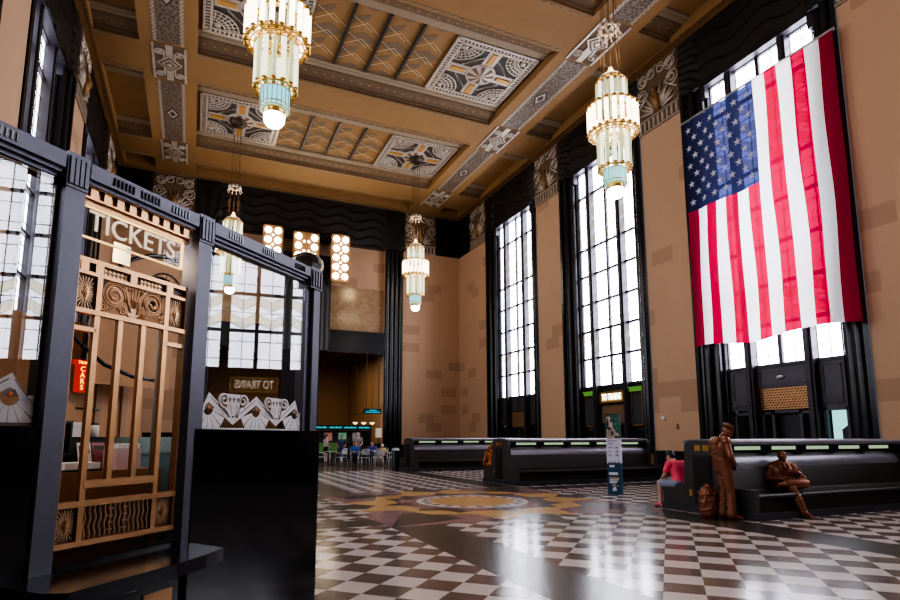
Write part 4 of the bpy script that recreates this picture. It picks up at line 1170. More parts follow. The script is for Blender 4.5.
# fretted top band
def fret(m):
    for a, b2, n in ((gx[1]+.03, -.353, 6), (-.283, gx[4]-.03, 6)):
        for k in range(n):
            x = a+(b2-a)*k/n; w = (b2-a)/n
            for zz in (2.295, 2.315): m.add([(x, 0, zz), (x+w*.9, 0, zz), (x, 0, zz+.019)], [(0, 1, 2)])
    for x in (-.358, gx[1]-.03, gx[4]-.01, gx[0]+.01): m.box(x, x+.04, -.016, .012, 2.29, 2.336)
bpart('fret_band', BRONZEGRILLE, fret, grille)
bpart('fret_ground', BRONZEDK, lambda m: m.box(WX0, WX1, .008, .012, 2.29, 2.336), grille)
# scroll panel: two large volutes either side of a little arch
for s in (-1, 1):
    cxm = -.318; cx = cxm+s*.115; cz = 2.205
    for ofs, rr, mat in ((0, .0065, BRONZEGRILLE), (.013, .0045, G), (.024, .005, G)):
        pts = []
        for k in range(40):
            a = k/39*4.2*PI; r = max(.006, (.062+ofs)*(1-k/44)); 
            pts.append((cx+s*r*math.cos(PI-a+.3), -.004, cz+r*math.sin(PI-a+.3)))
        tail = [(cxm+s*.018, -.004, 2.135), (cxm+s*.03, -.004, 2.17+ofs), (cxm+s*.05, -.004, 2.235+ofs*.8)]
        m = MB(); m.tube(pts, rr, 5); m.build('scroll_volute', mat, grille)
        m = MB(); m.tube(tail+[(cxm+s*.085, -.004, 2.262+ofs*.3)], rr, 5); m.build('scroll_stem', mat, grille)
    for c2, r0, cz2 in ((.068, .026, 2.138), (.172, .024, 2.136)):
        pts = [(cxm+s*(c2+r0*(1-k/26)*math.cos(k/21*3.4*PI)), -.004, cz2+r0*(1-k/26)*math.sin(k/21*3.4*PI)) for k in range(22)]
        m = MB(); m.tube(pts, .005, 5); m.build('small_volute', BRONZEGRILLE, grille)
    m = MB(); m.tube([(cxm+s*.02, -.004, 2.115), (cxm+s*.1, -.004, 2.15), (cxm+s*.185, -.004, 2.112)], .004, 5); m.build('scroll_stem', G, grille)
m = MB(); m.extr([(-.348, 2.108), (-.288, 2.108)]+[(-.318+.03*math.cos(PI*k/10), 2.125+.035*math.sin(PI*k/10)) for k in range(11)], -.006, .006, lambda a, b3, h: (a, h, b3)); m.build('scroll_arch', G, grille)
m = MB()
for k in range(5): m.tube([(-.318, -.003, 2.165), (-.318+(k-2)*.014, -.004, 2.21), (-.318+(k-2)*.02, -.003, 2.262)], .0045, 5)
m.build('palmette', BRONZEGRILLE, grille)
# lower panel of wavy bars
for k in range(14):
    x = gx[1]+.03+k*(gx[4]-gx[1]-.06)/13
    m = MB(); m.tube([(x+.0045*math.sin(q/14*4*PI), 0, 1.026+.152*q/14) for q in range(15)], .0055, 5); m.build('wavy_bar', G, grille)
for k in (5, 8):
    x = gx[1]+.03+k*(gx[4]-gx[1]-.06)/13
    for q in range(4): bpart('wavy_rung', G, lambda m: m.box(x-.012, x+.014, -.003, .003, 1.05+q*.033, 1.057+q*.033), grille)
bpart('wavy_ground', BRONZEDK, lambda m: m.box(gx[1], gx[4], .012, .015, 1.026, 1.178), grille)

# inside of the booth
PART = M('booth_inner_tan', (.45, .245, .11), .6)
bscreen = thing('booth_screen', 'tan banded screen with an arched top behind the ticket window', 'screen', BO, PI/4)
bpart('inner_wall', PART, lambda m: m.box(-.55, 1.30, 1.75, 1.80, 0, 2.40), bscreen)
bpart('side_wall', BASEBLACK, lambda m: m.box(1.36, 1.40, .10, 1.80, 0, 1.54))
for k in range(6):  # wall reflections in the wicket, built as upright bands
    xx = -.12+k*.24; bpart('reflection_band', M('reflection_band', (.36, .21, .11), .5), lambda m: m.box(xx, xx+.05, 1.73, 1.75, 1.5, 2.40), bscreen)
def arch(m):
    m.extr([(1.30, 1.9), (1.30, 3.05)]+[(1.25-.75*math.sin(PI/2*k/14), 2.30+.75*math.cos(PI/2*k/14)) for k in range(15)]+[(.50, 1.9)], 1.45, 1.48, lambda a, b3, h: (a, h, b3))
bpart('arched_panel', PART, arch, bscreen)
bpart('sloped_partition', PART, lambda m: m.extr([(-1.1, 1.0), (-1.1, 2.0), (-.63, 1.905), (-.478, 1.865), (-.478, 1.0)], .50, .52, lambda a, b3, h: (a, h, b3)), bscreen)
bpart('arch_trim', BASEBLACK, lambda m: m.tube([(1.30, 1.44, 3.06)]+[(1.25-.76*math.sin(PI/2*k/14), 1.44, 2.30+.76*math.cos(PI/2*k/14)) for k in range(15)]+[(.49, 1.44, 1.9)], .018, 6), bscreen)
bpart('dark_arc', BASEBLACK, lambda m: m.tube([(-.05, 1.0, 2.28), (.12, 1.0, 2.12), (.32, 1.0, 1.99), (.55, 1.0, 1.93), (.75, 1.0, 1.92)], .014, 6), bscreen)  # thin dark arc across the inside of the booth
bdesk = thing('booth_desk', 'honey wood desk inside the booth behind the bronze grille', 'desk', BO, PI/4)
bpart('desk_body', WOOD, lambda m: m.box(-.55, .49, .60, 1.2, .0, 1.298), bdesk)
bpart('desk_shelf', WOOD, lambda m: m.box(.08, .36, 1.0, 1.22, 1.48, 1.498), bscreen)
bpart('desk_partition', WOOD, lambda m: m.extr([(.0, 1.3), (0, 1.80), (.05, 1.80), (.30, 1.72), (.30, 1.3)], 1.22, 1.25, lambda a, b3, h: (a, h, b3)), bscreen)
bpart('desk_rail', IRON, lambda m: m.tube([(.30, 1.24, 1.70), (.49, 1.24, 1.69)], .008, 5), bscreen)
E3 = BO
def inbooth(name, label, cat, x, y, z, rz=0, group=None):
    v = Matrix.Rotation(PI/4, 3, 'Z') @ Vector((x, y, 0)); return thing(name, label, cat, (BO.x+v.x, BO.y+v.y, z), PI/4+rz, group)
t = inbooth('desk_monitor', 'small dark computer monitor on the booth desk behind the left grille bar', 'monitor', -.06, .88, 1.30)
m = MB(); m.box(-.11, .11, 0, .03, .09, .30); m.build('monitor_case', DKGREY, t); m = MB(); m.box(-.095, .095, -.004, 0, .105, .285); m.build('monitor_screen', DARKGLASS, t)
m = MB(); m.box(-.015, .015, .01, .03, 0, .1); m.box(-.07, .07, -.03, .06, 0, .012); m.build('monitor_stand', DKGREY, t)
t = inbooth('paper_sheaf', 'white sheaf of paper in a tray below the booth monitor', 'paper', -.03, .64, 1.30)
m = MB(); m.box(-.12, .10, 0, .16, 0, .05); m.build('paper_stack', PAPER, t); m = MB(); m.box(-.13, .11, -.01, .17, -.0, .012); m.build('tray', DKGREY, t)
t = inbooth('card_box', 'small white box on the booth shelf above the brochure rack', 'box', .20, 1.02, 1.50)
m = MB(); m.box(-.07, .05, 0, .1, 0, .085); m.build('box_body', WHITE, t); m = MB(); m.box(-.075, .055, -.006, .106, .07, .095); m.build('box_lid', PAPER, t)
t = inbooth('glass_jar', 'small pale jar beside the white box on the booth shelf', 'jar', .325, 1.06, 1.50)
m = MB(); m.lathe([(0, 0), (.035, 0), (.035, .07), (.028, .08)], 14); m.build('jar_body', PAPER, t); m = MB(); m.lathe([(.03, .08), (.03, .095), (0, .095)], 14); m.build('jar_lid', DKGREY, t)
t = inbooth('brochure_rack', 'dark brochure rack standing on the booth desk behind the grille', 'rack', .20, .95, 1.30)
m = MB(); m.box(-.13, .14, .0, .02, 0, .2); m.box(-.13, .14, 0, .17, .185, .2); m.box(-.13, -.12, 0, .17, 0, .2); m.box(.13, .14, 0, .17, 0, .2); m.build('rack_body', DKGREY, t)
for k, (dx, mat, lab) in enumerate(((-.07, PAPER, 'white folded brochure leaning in the booth rack'), (.03, M('brochure_photo', (.30, .10, .10), .4, scale=30, var=.9), 'red and dark photo brochure leaning in the booth rack'))):
    q = inbooth('brochure', lab, 'brochure', .20+dx, .84, 1.30, 0, 'brochures in the booth')
    m = MB(Matrix.Rotation(-.25, 4, 'X')); m.box(-.045, .045, 0, .004, 0, .17); m.build('cover', mat, q)
    m = MB(Matrix.Rotation(-.25, 4, 'X')); m.box(-.035, .035, -.002, 0, .10+.02*k, .15); m.build('cover_picture', BRONZEDK, q)
t = inbooth('card_tray', 'pinkish card tray on the booth desk between the middle grille bars', 'tray', .30, .68, 1.298)
m = MB(); m.box(-.09, .09, 0, .12, 0, .13); m.build('tray_body', PINKPAPER, t)
m = MB()
for i in range(8): m.box(-.085+i*.022, -.07+i*.022, .01, .11, .12, .16)
m.build('tray_cards', PAPER, t)
t = inbooth('metal_cabinet', 'grey-teal metal cabinet inside the booth behind the right grille bars', 'cabinet', .73, .95, 0)
m = MB(); m.box(-.20, .20, 0, .4, 0, 1.38); m.build('cabinet_body', TEAL, t)
m = MB(); m.box(-.21, .21, -.02, .41, 1.38, 1.50); m.build('cabinet_top', M('pale_teal', (.22, .30, .27), .5), t)
m = MB(); m.box(-.18, .18, -.012, 0, .72, 1.34); dd = m.build('cabinet_door', TEAL, t); m = MB(); m.box(.12, .14, -.03, -.012, .95, 1.08); m.build('door_handle', CHROME, dd)
t = inbooth('potted_plant', 'dark small plant on the booth cabinet seen at the lower right of the grille', 'plant', .43, .84, 1.298)
m = MB(); m.lathe([(0, 0), (.03, 0), (.04, .05)], 12); m.build('plant_pot', BRONZEDK, t)
m = MB()
for k in range(14):
    a = k*2.4; m.tube([(0, 0, .05), (.03*math.cos(a), .03*math.sin(a), .1), (.07*math.cos(a), .07*math.sin(a), .11+.02*math.sin(k))], [.004, .01, .002], 4)
m.build('plant_leaves', M('dry_leaf', (.20, .10, .09), .5, scale=30, var=.6), t)
t = inbooth('neon_sign', 'small red neon CARS sign glowing inside the booth, left of the grille', 'sign', -.11, .62, 1.86)
m = MB(); m.box(-.028, .028, 0, .03, -.10, .06); m.box(-.045, .045, 0, .03, .06, .09); m.build('neon_box', NEON, t)
mm = Matrix(((1, 0, 0, .0), (0, 0, -1, -.003), (0, 1, 0, 0), (0, 0, 0, 1)))
for k, chh in enumerate('CARS'):
    text_obj(chh, .042, .002, 'neon_letter', NEONY, t, Matrix.Translation((0, 0, .035-k*.036)) @ mm, 1)
text_obj('TRAM', .024, .002, 'neon_letter', NEONY, t, Matrix.Translation((0, 0, .073)) @ mm, 1)
m = MB(); m.tube([(0, .015, .09), (0, .015, .5)], .006, 5); m.build('hanging_rod', DKGREY, t)
t = inbooth('paper_notice', 'white paper notice with a blue dot hanging behind the TICKETS sign', 'notice', -.015, .50, 2.675)
m = MB(); m.box(-.055, .065, 0, .003, -.125, .0); m.build('notice_sheet', M('notice_grey_paper', (.42, .42, .40), .7), t)
m = MB(); m.ell((.045, -.003, -.03), .018, .002, .018, 12, 6); m.build('blue_dot', BLUE1, t)
m = MB()
for k in range(6): m.box(-.04, .02+.01*(k % 3), -.002, 0, -.03-k*.015, -.027-k*.015)
m.build('notice_lines', M('line_grey', (.3, .3, .4), .5), t)
t = inbooth('pedestal_fan', 'round black pedestal fan inside the booth, its top showing above the grille', 'fan', .26, .42, 0)
m = MB()
for r in (.05, .10, .15): m.tube([(r*math.cos(2*PI*k/24), 0, 2.40+r*math.sin(2*PI*k/24)) for k in range(25)], .007, 5, 0, False)
for k in range(12): m.bar((0, 0, 2.40), (.15*math.cos(k*PI/6), 0, 2.40+.15*math.sin(k*PI/6)), .004, .004)
m.build('fan_guard', DKGREY, t)
m = MB(); m.ell((0, .03, 2.40), .135, .02, .135, 16, 8); m.build('fan_disc', BASEBLACK, t); m = MB(); m.tube([(0, .03, .02), (0, .03, 2.35)], .010, 6); m.build('fan_stem', M('stem_grey', (.12, .11, .10), .5), t)
m = MB(); m.lathe([(0, 0), (.16, 0), (.15, .02), (0, .04)], 18); m.build('fan_base', DKGREY, t)
ld = bpy.data.lights.new('booth_fill', 'POINT'); ld.energy = 8; ld.color = (1, .72, .42); ld.shadow_soft_size = .08  # unseen fill light added to brighten the booth interior
lo = bpy.data.objects.new('booth_fill', ld); COL.objects.link(lo); v = Matrix.Rotation(PI/4, 3, 'Z') @ Vector((-.1, .35, 0)); lo.location = (BO.x+v.x, BO.y+v.y, 2.60)

# ------------------------------------------------------------------ figures
V = Vector
def limb(m, pts, rad, n=12):
    pts = [V(p) for p in pts]
    for i in range(len(pts)-1):
        a, b, ra, rb = pts[i], pts[i+1], rad[i], rad[i+1]
        P_ = [a.lerp(b, k/6) for k in range(7)]
        R_ = [ra+(rb-ra)*k/6 for k in range(7)]
        m.tube(P_, R_, n)
    for p, r in zip(pts, rad): m.ell(p, r, r, r, n, 8)
def loft(m, secs, n=20):
    """secs: (centre, side vector, front vector, half width, half depth)"""
    vs = []; 
    for c, s, fdir, a, b in secs:
        c = V(c); s = V(s).normalized(); fdir = V(fdir).normalized()
        for j in range(n):
            q = 2*PI*j/n; ca, sa = math.cos(q), math.sin(q)
            e = .8
            x = math.copysign(abs(ca)**e, ca)*a; y = math.copysign(abs(sa)**e, sa)*b
            vs.append(c+s*x+fdir*y)
    k = len(secs)
    fs = [[i*n+j, i*n+(j+1) % n, (i+1)*n+(j+1) % n, (i+1)*n+j] for i in range(k-1) for j in range(n)]
    fs.append(list(reversed(range(n)))); fs.append([(k-1)*n+j for j in range(n)])
    m.add(vs, fs, 0, True)
def hand(m, w, d, side, curl=.6, flip=1):
    """palm, four fingers and a thumb growing from wrist w along d; side = direction of the thumb"""
    w = V(w); d = V(d).normalized(); s = V(side); s = (s-d*s.dot(d)).normalized(); nrm = d.cross(s)*flip
    loft(m, [(w, s, nrm, .026, .019), (w+d*.03, s, nrm, .036, .016), (w+d*.09, s, nrm, .042, .014), (w+d*.10, s, nrm, .038, .012)], 12)
    for i, ln in enumerate((.066, .078, .072, .055)):
        b = w+d*.095+s*(.031-.0205*i)
        p1 = b+(d*math.cos(curl*.5)+nrm*math.sin(curl*.5))*ln*.5
        p2 = p1+(d*math.cos(curl*1.3)+nrm*math.sin(curl*1.3))*ln*.3
        p3 = p2+(d*math.cos(curl*2)+nrm*math.sin(curl*2))*ln*.22
        limb(m, [b, p1, p2, p3], [.0095, .009, .0082, .007], 8)
    b = w+d*.035+s*.03
    limb(m, [b, b+s*.03+d*.028+nrm*.008, b+s*.036+d*.058+nrm*.02], [.012, .0105, .0085], 8)
def head(m, c, fw, up=(0, 0, 1), face=True, sc=1.0):
    c = V(c); fw = V(fw).normalized(); up = V(up); up = (up-fw*up.dot(fw)).normalized(); lf = up.cross(fw)
    R = Matrix((( fw[0], lf[0], up[0]), (fw[1], lf[1], up[1]), (fw[2], lf[2], up[2])))
    def at(x, y, z): return c+fw*x*sc+lf*y*sc+up*z*sc
    m.ell(at(-.012, 0, .025), .098*sc, .076*sc, .095*sc, 18, 12, 0, R)
    m.ell(at(.022, 0, -.035), .070*sc, .060*sc, .078*sc, 16, 10, 0, R)
    m.ell(at(.055, 0, -.088), .030*sc, .034*sc, .026*sc, 10, 8, 0, R)      # chin
    m.tube([at(.082, 0, .02), at(.098, 0, -.008), at(.112, 0, -.03), at(.088, 0, -.042)], [.010*sc, .012*sc, .016*sc, .011*sc], 8)   # nose
    for s in (-1, 1):
        m.tube([at(.082, s*.012, .026), at(.086, s*.035, .031), at(.066, s*.058, .022)], [.009*sc]*3, 6)   # brow
        m.ell(at(.070, s*.036, -.018), .02*sc, .022*sc, .02*sc, 8, 6, 0, R)      # cheek
        m.ell(at(-.006, s*.078, -.008), .022*sc, .010*sc, .034*sc, 10, 8, 0, R)   # ear
        m.ell(at(.078, s*.031, .006), .010*sc, .013*sc, .007*sc, 8, 6, 0, R)
    m.tube([at(.080, -.024, -.058), at(.091, 0, -.057), at(.080, .024, -.058)], [.005*sc, .009*sc, .005*sc], 6)   # lips
    m.tube([at(.078, -.02, -.068), at(.087, 0, -.068), at(.078, .02, -.068)], [.005*sc, .008*sc, .005*sc], 6)
    return at
def torso(m, J, infl=0.0, low=True, wide=1.0):
    P_, C_, N_ = V(J['pelvis']), V(J['chest']), V(J['neck']); sL, sR = V(J['sh'][0]), V(J['sh'][1]); hL, hR = V(J['hip'][0]), V(J['hip'][1])
    ss = (sL-sR).normalized(); hs = (hL-hR).normalized(); axis = (N_-P_).normalized()
    def fr(s): return s.cross(axis).normalized()
    W = P_.lerp(C_, .45); ws = (ss+hs).normalized(); sm = (sL+sR)/2; shw = (sL-sR).length/2
    secs = []
    if low: secs.append((P_-axis*.10, hs, fr(hs), .13*wide+infl, .10+infl))
    secs += [(P_, hs, fr(hs), .165*wide+infl, .118+infl), (W, ws, fr(ws), .142*wide+infl, .105+infl), (C_, ss, fr(ss), .168*wide+infl, .12+infl),
             (C_.lerp(sm, .75), ss, fr(ss), shw*.93+infl, .105+infl), (sm+axis*.025, ss, fr(ss), shw*.78+infl, .075+infl), (sm.lerp(N_, .55)+axis*.02, ss, fr(ss), .075+infl, .06+infl)]
    loft(m, secs)
    for s in (sL, sR): m.ell(s-axis*.01, .062+infl, .062+infl, .062+infl, 12, 8)
def legs(m, J, r=(.085, .058, .05, .038), infl=0, upto=None, flare=None):
    for i in (0, 1):
        h, k, a = V(J['hip'][i]), V(J['knee'][i]), V(J['ankle'][i])
        if upto is not None and upto <= 1:
            e = h.lerp(k, upto); limb(m, [h, e], [r[0]+infl, r[0]+(r[1]-r[0])*upto*.6+infl+.012])
        else:
            mid = k.lerp(a, .35)
            bk = (k-h).cross(V((0, 0, 1))).cross(k-h)
            limb(m, [h, k], [r[0]+infl, r[1]+infl])
            if flare: limb(m, [k, k.lerp(a, .5), a], [r[1]+infl, r[1]+infl+.004, flare])
            else: limb(m, [k, mid, a], [r[1]*.96+infl, r[2]*1.04+infl, r[3]+infl])
def feet(m, J, r=.04, infl=0):
    for i in (0, 1):
        a, t = V(J['ankle'][i]), V(J['toe'][i]); d = (t-a); heel = a-V((d.x, d.y, 0)).normalized()*.04
        dn = V((0, 0, -1)) if abs(d.normalized().z) < .8 else V((0, 0, 0))
        hl = V((heel.x, heel.y, t.z+.005)) if dn.length else heel
        limb(m, [a, hl], [r+infl*.5, .034+infl]); limb(m, [a-V((0, 0, .02)), a.lerp(t, .55)-V((0, 0, .005)), t], [r+infl*.5, .040+infl, .030+infl])
def arms(m, J, infl=0, upto=None, r=(.05, .041, .037, .027)):
    for i in (0, 1):
        s, e, w = V(J['sh'][i]), V(J['elbow'][i]), V(J['wrist'][i])
        if upto is not None and upto <= 1: limb(m, [s, s.lerp(e, upto)], [r[0]+infl+.006, r[1]+infl+.014])
        else: limb(m, [s, e], [r[0]+infl, r[1]+infl]); limb(m, [e, e.lerp(w, .35), w], [r[1]*.97+infl, r[2]*1.04+infl, r[3]+infl])
def hands(m, J, curl=.6):
    for i in (0, 1):
        w = V(J['wrist'][i]); d = V(J['hand'][i])-w; inward = V((0, -1 if i == 0 else 1, .3)) if abs(d.normalized().y) < .8 else V((1, 0, .3))
        hand(m, w, d, J.get('thumb', [None, None])[i] or inward, curl, 1 if i == 0 else -1)
def person(loc, rz, label, J, skin, shirt, pants, hair, shoe, sleeve=.55, plen=.75, vox=.012, longhair=False, sc=1.0, group=None, infl=.012):
    t = thing('person', label, 'person', loc, rz, group); t.scale = (sc,)*3
    m = MB(); torso(m, J); arms(m, J); legs(m, J); feet(m, J, .036); hands(m, J); limb(m, [J['neck'], V(J['neck']).lerp(V(J['head']), .7)], [.056, .052])
    at = head(m, J['head'], J['look'], J.get('up', (0, 0, 1)))
    bake(m, 'body', skin, vox, t, 2)
    m = MB(); torso(m, J, infl, True); arms(m, J, .010, sleeve); bake(m, 'shirt', shirt, vox, t, 3)
    m = MB(); legs(m, J, infl=.016, upto=plen); P_ = V(J['pelvis'])
    loft(m, [(P_-V((0, 0, .09)), V(J['hip'][0])-V(J['hip'][1]), (1, 0, 0), .15, .12), (P_+V((0, 0, .03)), V(J['hip'][0])-V(J['hip'][1]), (1, 0, 0), .185, .135)])
    bake(m, 'shorts' if plen <= 1 else 'trousers', pants, vox, t, 3)
    for i in (0, 1):
        m = MB(); feet(m, {'ankle': [J['ankle'][i]]*2, 'toe': [J['toe'][i]]*2}, .03, .010); bake(m, 'shoe', shoe, vox, t, 2)
    m = MB(); fwv = V(J['look']).normalized(); upv = V(J.get('up', (0, 0, 1))); upv = (upv-fwv*upv.dot(fwv)).normalized(); lfv = upv.cross(fwv)
    R = Matrix(((fwv[0], lfv[0], upv[0]), (fwv[1], lfv[1], upv[1]), (fwv[2], lfv[2], upv[2])))
    m.ell(at(-.026, 0, .038), .098, .086, .094, 18, 12, 0, R); m.ell(at(-.055, 0, -.005), .062, .078, .085, 14, 10, 0, R)
    if longhair: limb(m, [at(-.08, 0, 0), at(-.10, 0, -.12), at(-.10, 0, -.22)], [.07, .065, .035])
    bake(m, 'hair', hair, .012, t, 2)
    return t, at

# --- standing sailor in bronze, seen from behind
J = dict(pelvis=(-.01, 0, .96), chest=(-.055, 0, 1.30), neck=(.02, 0, 1.50), head=(.115, .0, 1.595), look=(.8, -.1, -.6), up=(0.3, 0, 1),
    sh=[(-.02, .195, 1.43), (-.02, -.195, 1.43)], elbow=[(.0, .27, 1.15), (.0, -.27, 1.15)], wrist=[(.12, .17, .99), (.12, -.17, .99)], hand=[(.17, .10, .94), (.17, -.10, .94)],
    hip=[(-.01, .09, .92), (-.01, -.09, .92)], knee=[(.03, .085, .50), (.05, -.095, .50)], ankle=[(-.01, .09, .10), (.03, -.13, .10)], toe=[(.15, .11, .035), (.19, -.17, .035)])
t = thing('bronze_statue', 'brown bronze statue of a standing serviceman in a cap, seen from behind', 'statue', (9.15, 7.86, 0), math.radians(-22))
m = MB(); torso(m, J, .030); arms(m, J, .022); legs(m, J, (.098, .074, .07, .07), .012, flare=.098); feet(m, J, .05, .006); hands(m, J); limb(m, [J['neck'], J['head']], [.06, .055]); at = head(m, J['head'], J['look'], J['up'])
m.ell((-.085, 0, .93), .075, .14, .10, 14, 8)
loft(m, [((-.03, 0, 1.02), (0, 1, 0), (1, 0, 0), .178, .135), ((-.03, 0, 1.09), (0, 1, 0), (1, 0, 0), .186, .142), ((-.03, 0, 1.11), (0, 1, 0), (1, 0, 0), .17, .13)])
for k, (zz, sy) in enumerate(((1.36, 1), (1.27, -1), (1.2, 1), (1.14, -1))):
    m.tube([(-.17, -.14*sy, zz+.05), (-.195, 0, zz), (-.165, .14*sy, zz-.06)], [.008, .014, .008], 6)
for sy in (-1, 1):
    for zz in (.78, .6, .42, .27): m.tube([(-.085, sy*.04, zz), (-.09, sy*.1, zz-.05), (-.06, sy*.17, zz-.03)], [.006, .014, .006], 6)
loft(m, [((-.10, 0, 1.50), (0, 1, 0), (1, 0, 0), .15, .03), ((-.155, 0, 1.42), (0, 1, 0), (1, 0, 0), .17, .03), ((-.17, 0, 1.30), (0, 1, 0), (1, 0, 0), .15, .02)])
bake(m, 'bronze_body', STATUE, .010, t, 2)
c0 = at(0, 0, 0); fw = V(J['look']).normalized(); up = (V(J['up'])-fw*V(J['up']).dot(fw)).normalized(); lf = up.cross(fw)
m = MB(Matrix.Translation(at(-.035, 0, .075)) @ Matrix(((fw[0], lf[0], up[0]), (fw[1], lf[1], up[1]), (fw[2], lf[2], up[2]))).to_4x4())
m.lathe([(0, .07), (.07, .062), (.092, .03), (.092, -.01), (.1, -.012), (.104, .04), (.1, .045), (.095, .03)], 22); m.build('sailor_cap', STATUE, t)
# --- duffel bag
t = thing('duffel_bag_statue', 'brown bronze duffel bag standing on the floor against the standing statue', 'statue', (9.07, 8.18, 0), .3); t.scale = (.82, .82, 1)
m = MB(); prof = [(0, 0), (.17, .0), (.205, .06), (.215, .2), (.205, .36), (.185, .47), (.13, .55), (.07, .585), (.075, .62), (.0, .62)]
m.lathe(prof, 26)
for k in range(7):
    a = k*.9; m.tube([(.2*math.cos(a+q*.16), .2*math.sin(a+q*.16), .08+.07*q) for q in range(7)], [.01, .02, .028, .03, .026, .018, .008], 6)
for zz in (.15, .3, .43): m.tube([((.208-.06*(zz-.2)**2)*math.cos(q/24*2*PI), .208*math.sin(q/24*2*PI), zz+.02*math.sin(q)) for q in range(25)], .018, 6)
bake(m, 'bag_body', STATUE, .012, t, 2)
m = MB(); m.tube([(.08*math.cos(q/16*2*PI), .08*math.sin(q/16*2*PI), .575) for q in range(17)], .012, 6); m.build('drawstring', STATUE, t)
# --- seated man in bronze
J = dict(pelvis=(-.03, 0, .56), chest=(-.06, 0, .82), neck=(-.025, 0, 1.0), head=(.025, .0, 1.115), look=(1, .15, -.2),
    sh=[(-.05, .18, .915), (-.05, -.18, .915)], elbow=[(.05, .30, .70), (.05, -.31, .69)], wrist=[(.30, .25, .715), (.25, -.06, .69)], hand=[(.39, .20, .70), (.34, .03, .69)],
    hip=[(0, .10, .53), (0, -.10, .53)], knee=[(.38, .25, .62), (.46, -.02, .54)], ankle=[(.47, -.10, .625), (.53, .13, .10)], toe=[(.53, -.25, .60), (.68, .19, .035)])
t = thing('bronze_statue', 'brown bronze statue of a bald man in a suit seated cross-legged on the bench', 'statue', (10.82, 7.90, 0), -PI/2-.62)
m = MB(); torso(m, J, .032, True, 1.1); arms(m, J, .024, r=(.052, .046, .042, .036)); legs(m, J, (.098, .078, .068, .058), .008, flare=.074); feet(m, J, .045, .012); hands(m, J, .5); limb(m, [J['neck'], J['head']], [.058, .055]); at = head(m, J['head'], J['look'])
for s_ in (-1, 1):
    limb(m, [(-.04, s_*.03, 1.0), (-.05, s_*.15, .94)], [.062, .068])                                    # sloping shoulders of the jacket
    m.tube([(.045, s_*.052, 1.01), (.085, s_*.085, .93), (.125, s_*.06, .86), (.125, s_*.012, .74)], [.014, .026, .022, .010], 8)   # lapels
    m.tube([(-.05, s_*.07, 1.035), (.03, s_*.065, 1.02), (.07, s_*.03, .985)], [.018, .022, .014], 8)        # collar
    m.tube([(.115, s_*.075, .70), (.10, s_*.16, .70)], .017, 6); m.tube([(.118, s_*.07, .84), (.105, s_*.13, .85)], .012, 6)   # pocket flaps
    loft(m, [((.02, s_*.11, .60), (0, 1, 0), (1, 0, 0), .10, .15), ((.06, s_*.13, .52), (0, 1, 0), (1, 0, 0), .11, .17)])       # jacket skirts
    for zz in (.87, .81, .75): m.tube([(-.03, s_*.215, zz+.04), (.05, s_*.27, zz), (.0, s_*.33, zz-.03)], .014, 6)            # sleeve folds
m.tube([(.075, 0, .985), (.105, 0, .93), (.11, 0, .86)], [.022, .03, .018], 8)                             # shirt front and tie
for k in range(3): m.ell((.137, .01, .78-k*.055), .012, .014, .014, 8, 6)
for x_, z_ in ((.18, .60), (.27, .60), (.36, .58)): m.tube([(x_, -.12, z_-.03), (x_+.02, -.05, z_+.055), (x_+.03, .02, z_)], [.008, .016, .008], 6)   # trouser folds
for z_ in (.42, .30, .2): m.tube([(.50, .0+.15*(1-z_/.5)-.05, z_), (.575, .03+.15*(1-z_/.5), z_-.03), (.54, .09+.15*(1-z_/.5), z_)], [.008, .015, .008], 6)
bake(m, 'bronze_body', STATUE, .009, t, 1)
m = MB()
for dz in (0, .012): m.grid(10, 8, lambda u, v: (.24+.19*v, -.03+.22*u, .745+.03*math.sin(u*3)+.06*v-dz))
m.build('folded_newspaper', M('bronze_paper', (.46, .28, .20), .4, .25), t)
# --- seated bronze figure at the end of the middle bench
JS = dict(pelvis=(-.02, 0, .56), chest=(.05, 0, .83), neck=(.13, 0, 1.0), head=(.20, .02, 1.085), look=(.75, .1, -.65), up=(.5, 0, 1),
    sh=[(.08, .195, .945), (.08, -.195, .945)], elbow=[(.16, .25, .70), (.16, -.25, .70)], wrist=[(.33, .15, .62), (.33, -.15, .62)], hand=[(.41, .09, .60), (.41, -.09, .60)],
    hip=[(0, .095, .53), (0, -.095, .53)], knee=[(.45, .11, .52), (.45, -.11, .52)], ankle=[(.43, .12, .10), (.45, -.12, .10)], toe=[(.58, .14, .035), (.60, -.14, .035)])
J = dict(JS); J['head'] = (.10, .03, 1.12); J['look'] = (.6, .7, -.2); J['chest'] = (.0, 0, .84); J['neck'] = (.04, 0, 1.01); J['sh'] = [(.0, .195, .95), (.0, -.195, .95)]
J['elbow'] = [(.0, .27, .70), (.1, -.25, .7)]; J['wrist'] = [(.02, .30, .50), (.33, -.1, .62)]; J['hand'] = [(.02, .30, .40), (.4, 0, .6)]
t = thing('bronze_statue', 'small orange-bronze statue seated at the near end of the middle bench', 'statue', (9.55, 17.62, 0), PI/2-.3)
m = MB(); torso(m, J, .02); arms(m, J, .014); legs(m, J, (.095, .074, .066, .052), .008); feet(m, J, .045, .004); hands(m, J); limb(m, [J['neck'], J['head']], [.058, .054]); at = head(m, J['head'], J['look'])
m.ell(at(-.03, 0, .045), .105, .09, .085, 16, 10)
bake(m, 'bronze_body', STATUEO, .012, t, 2)
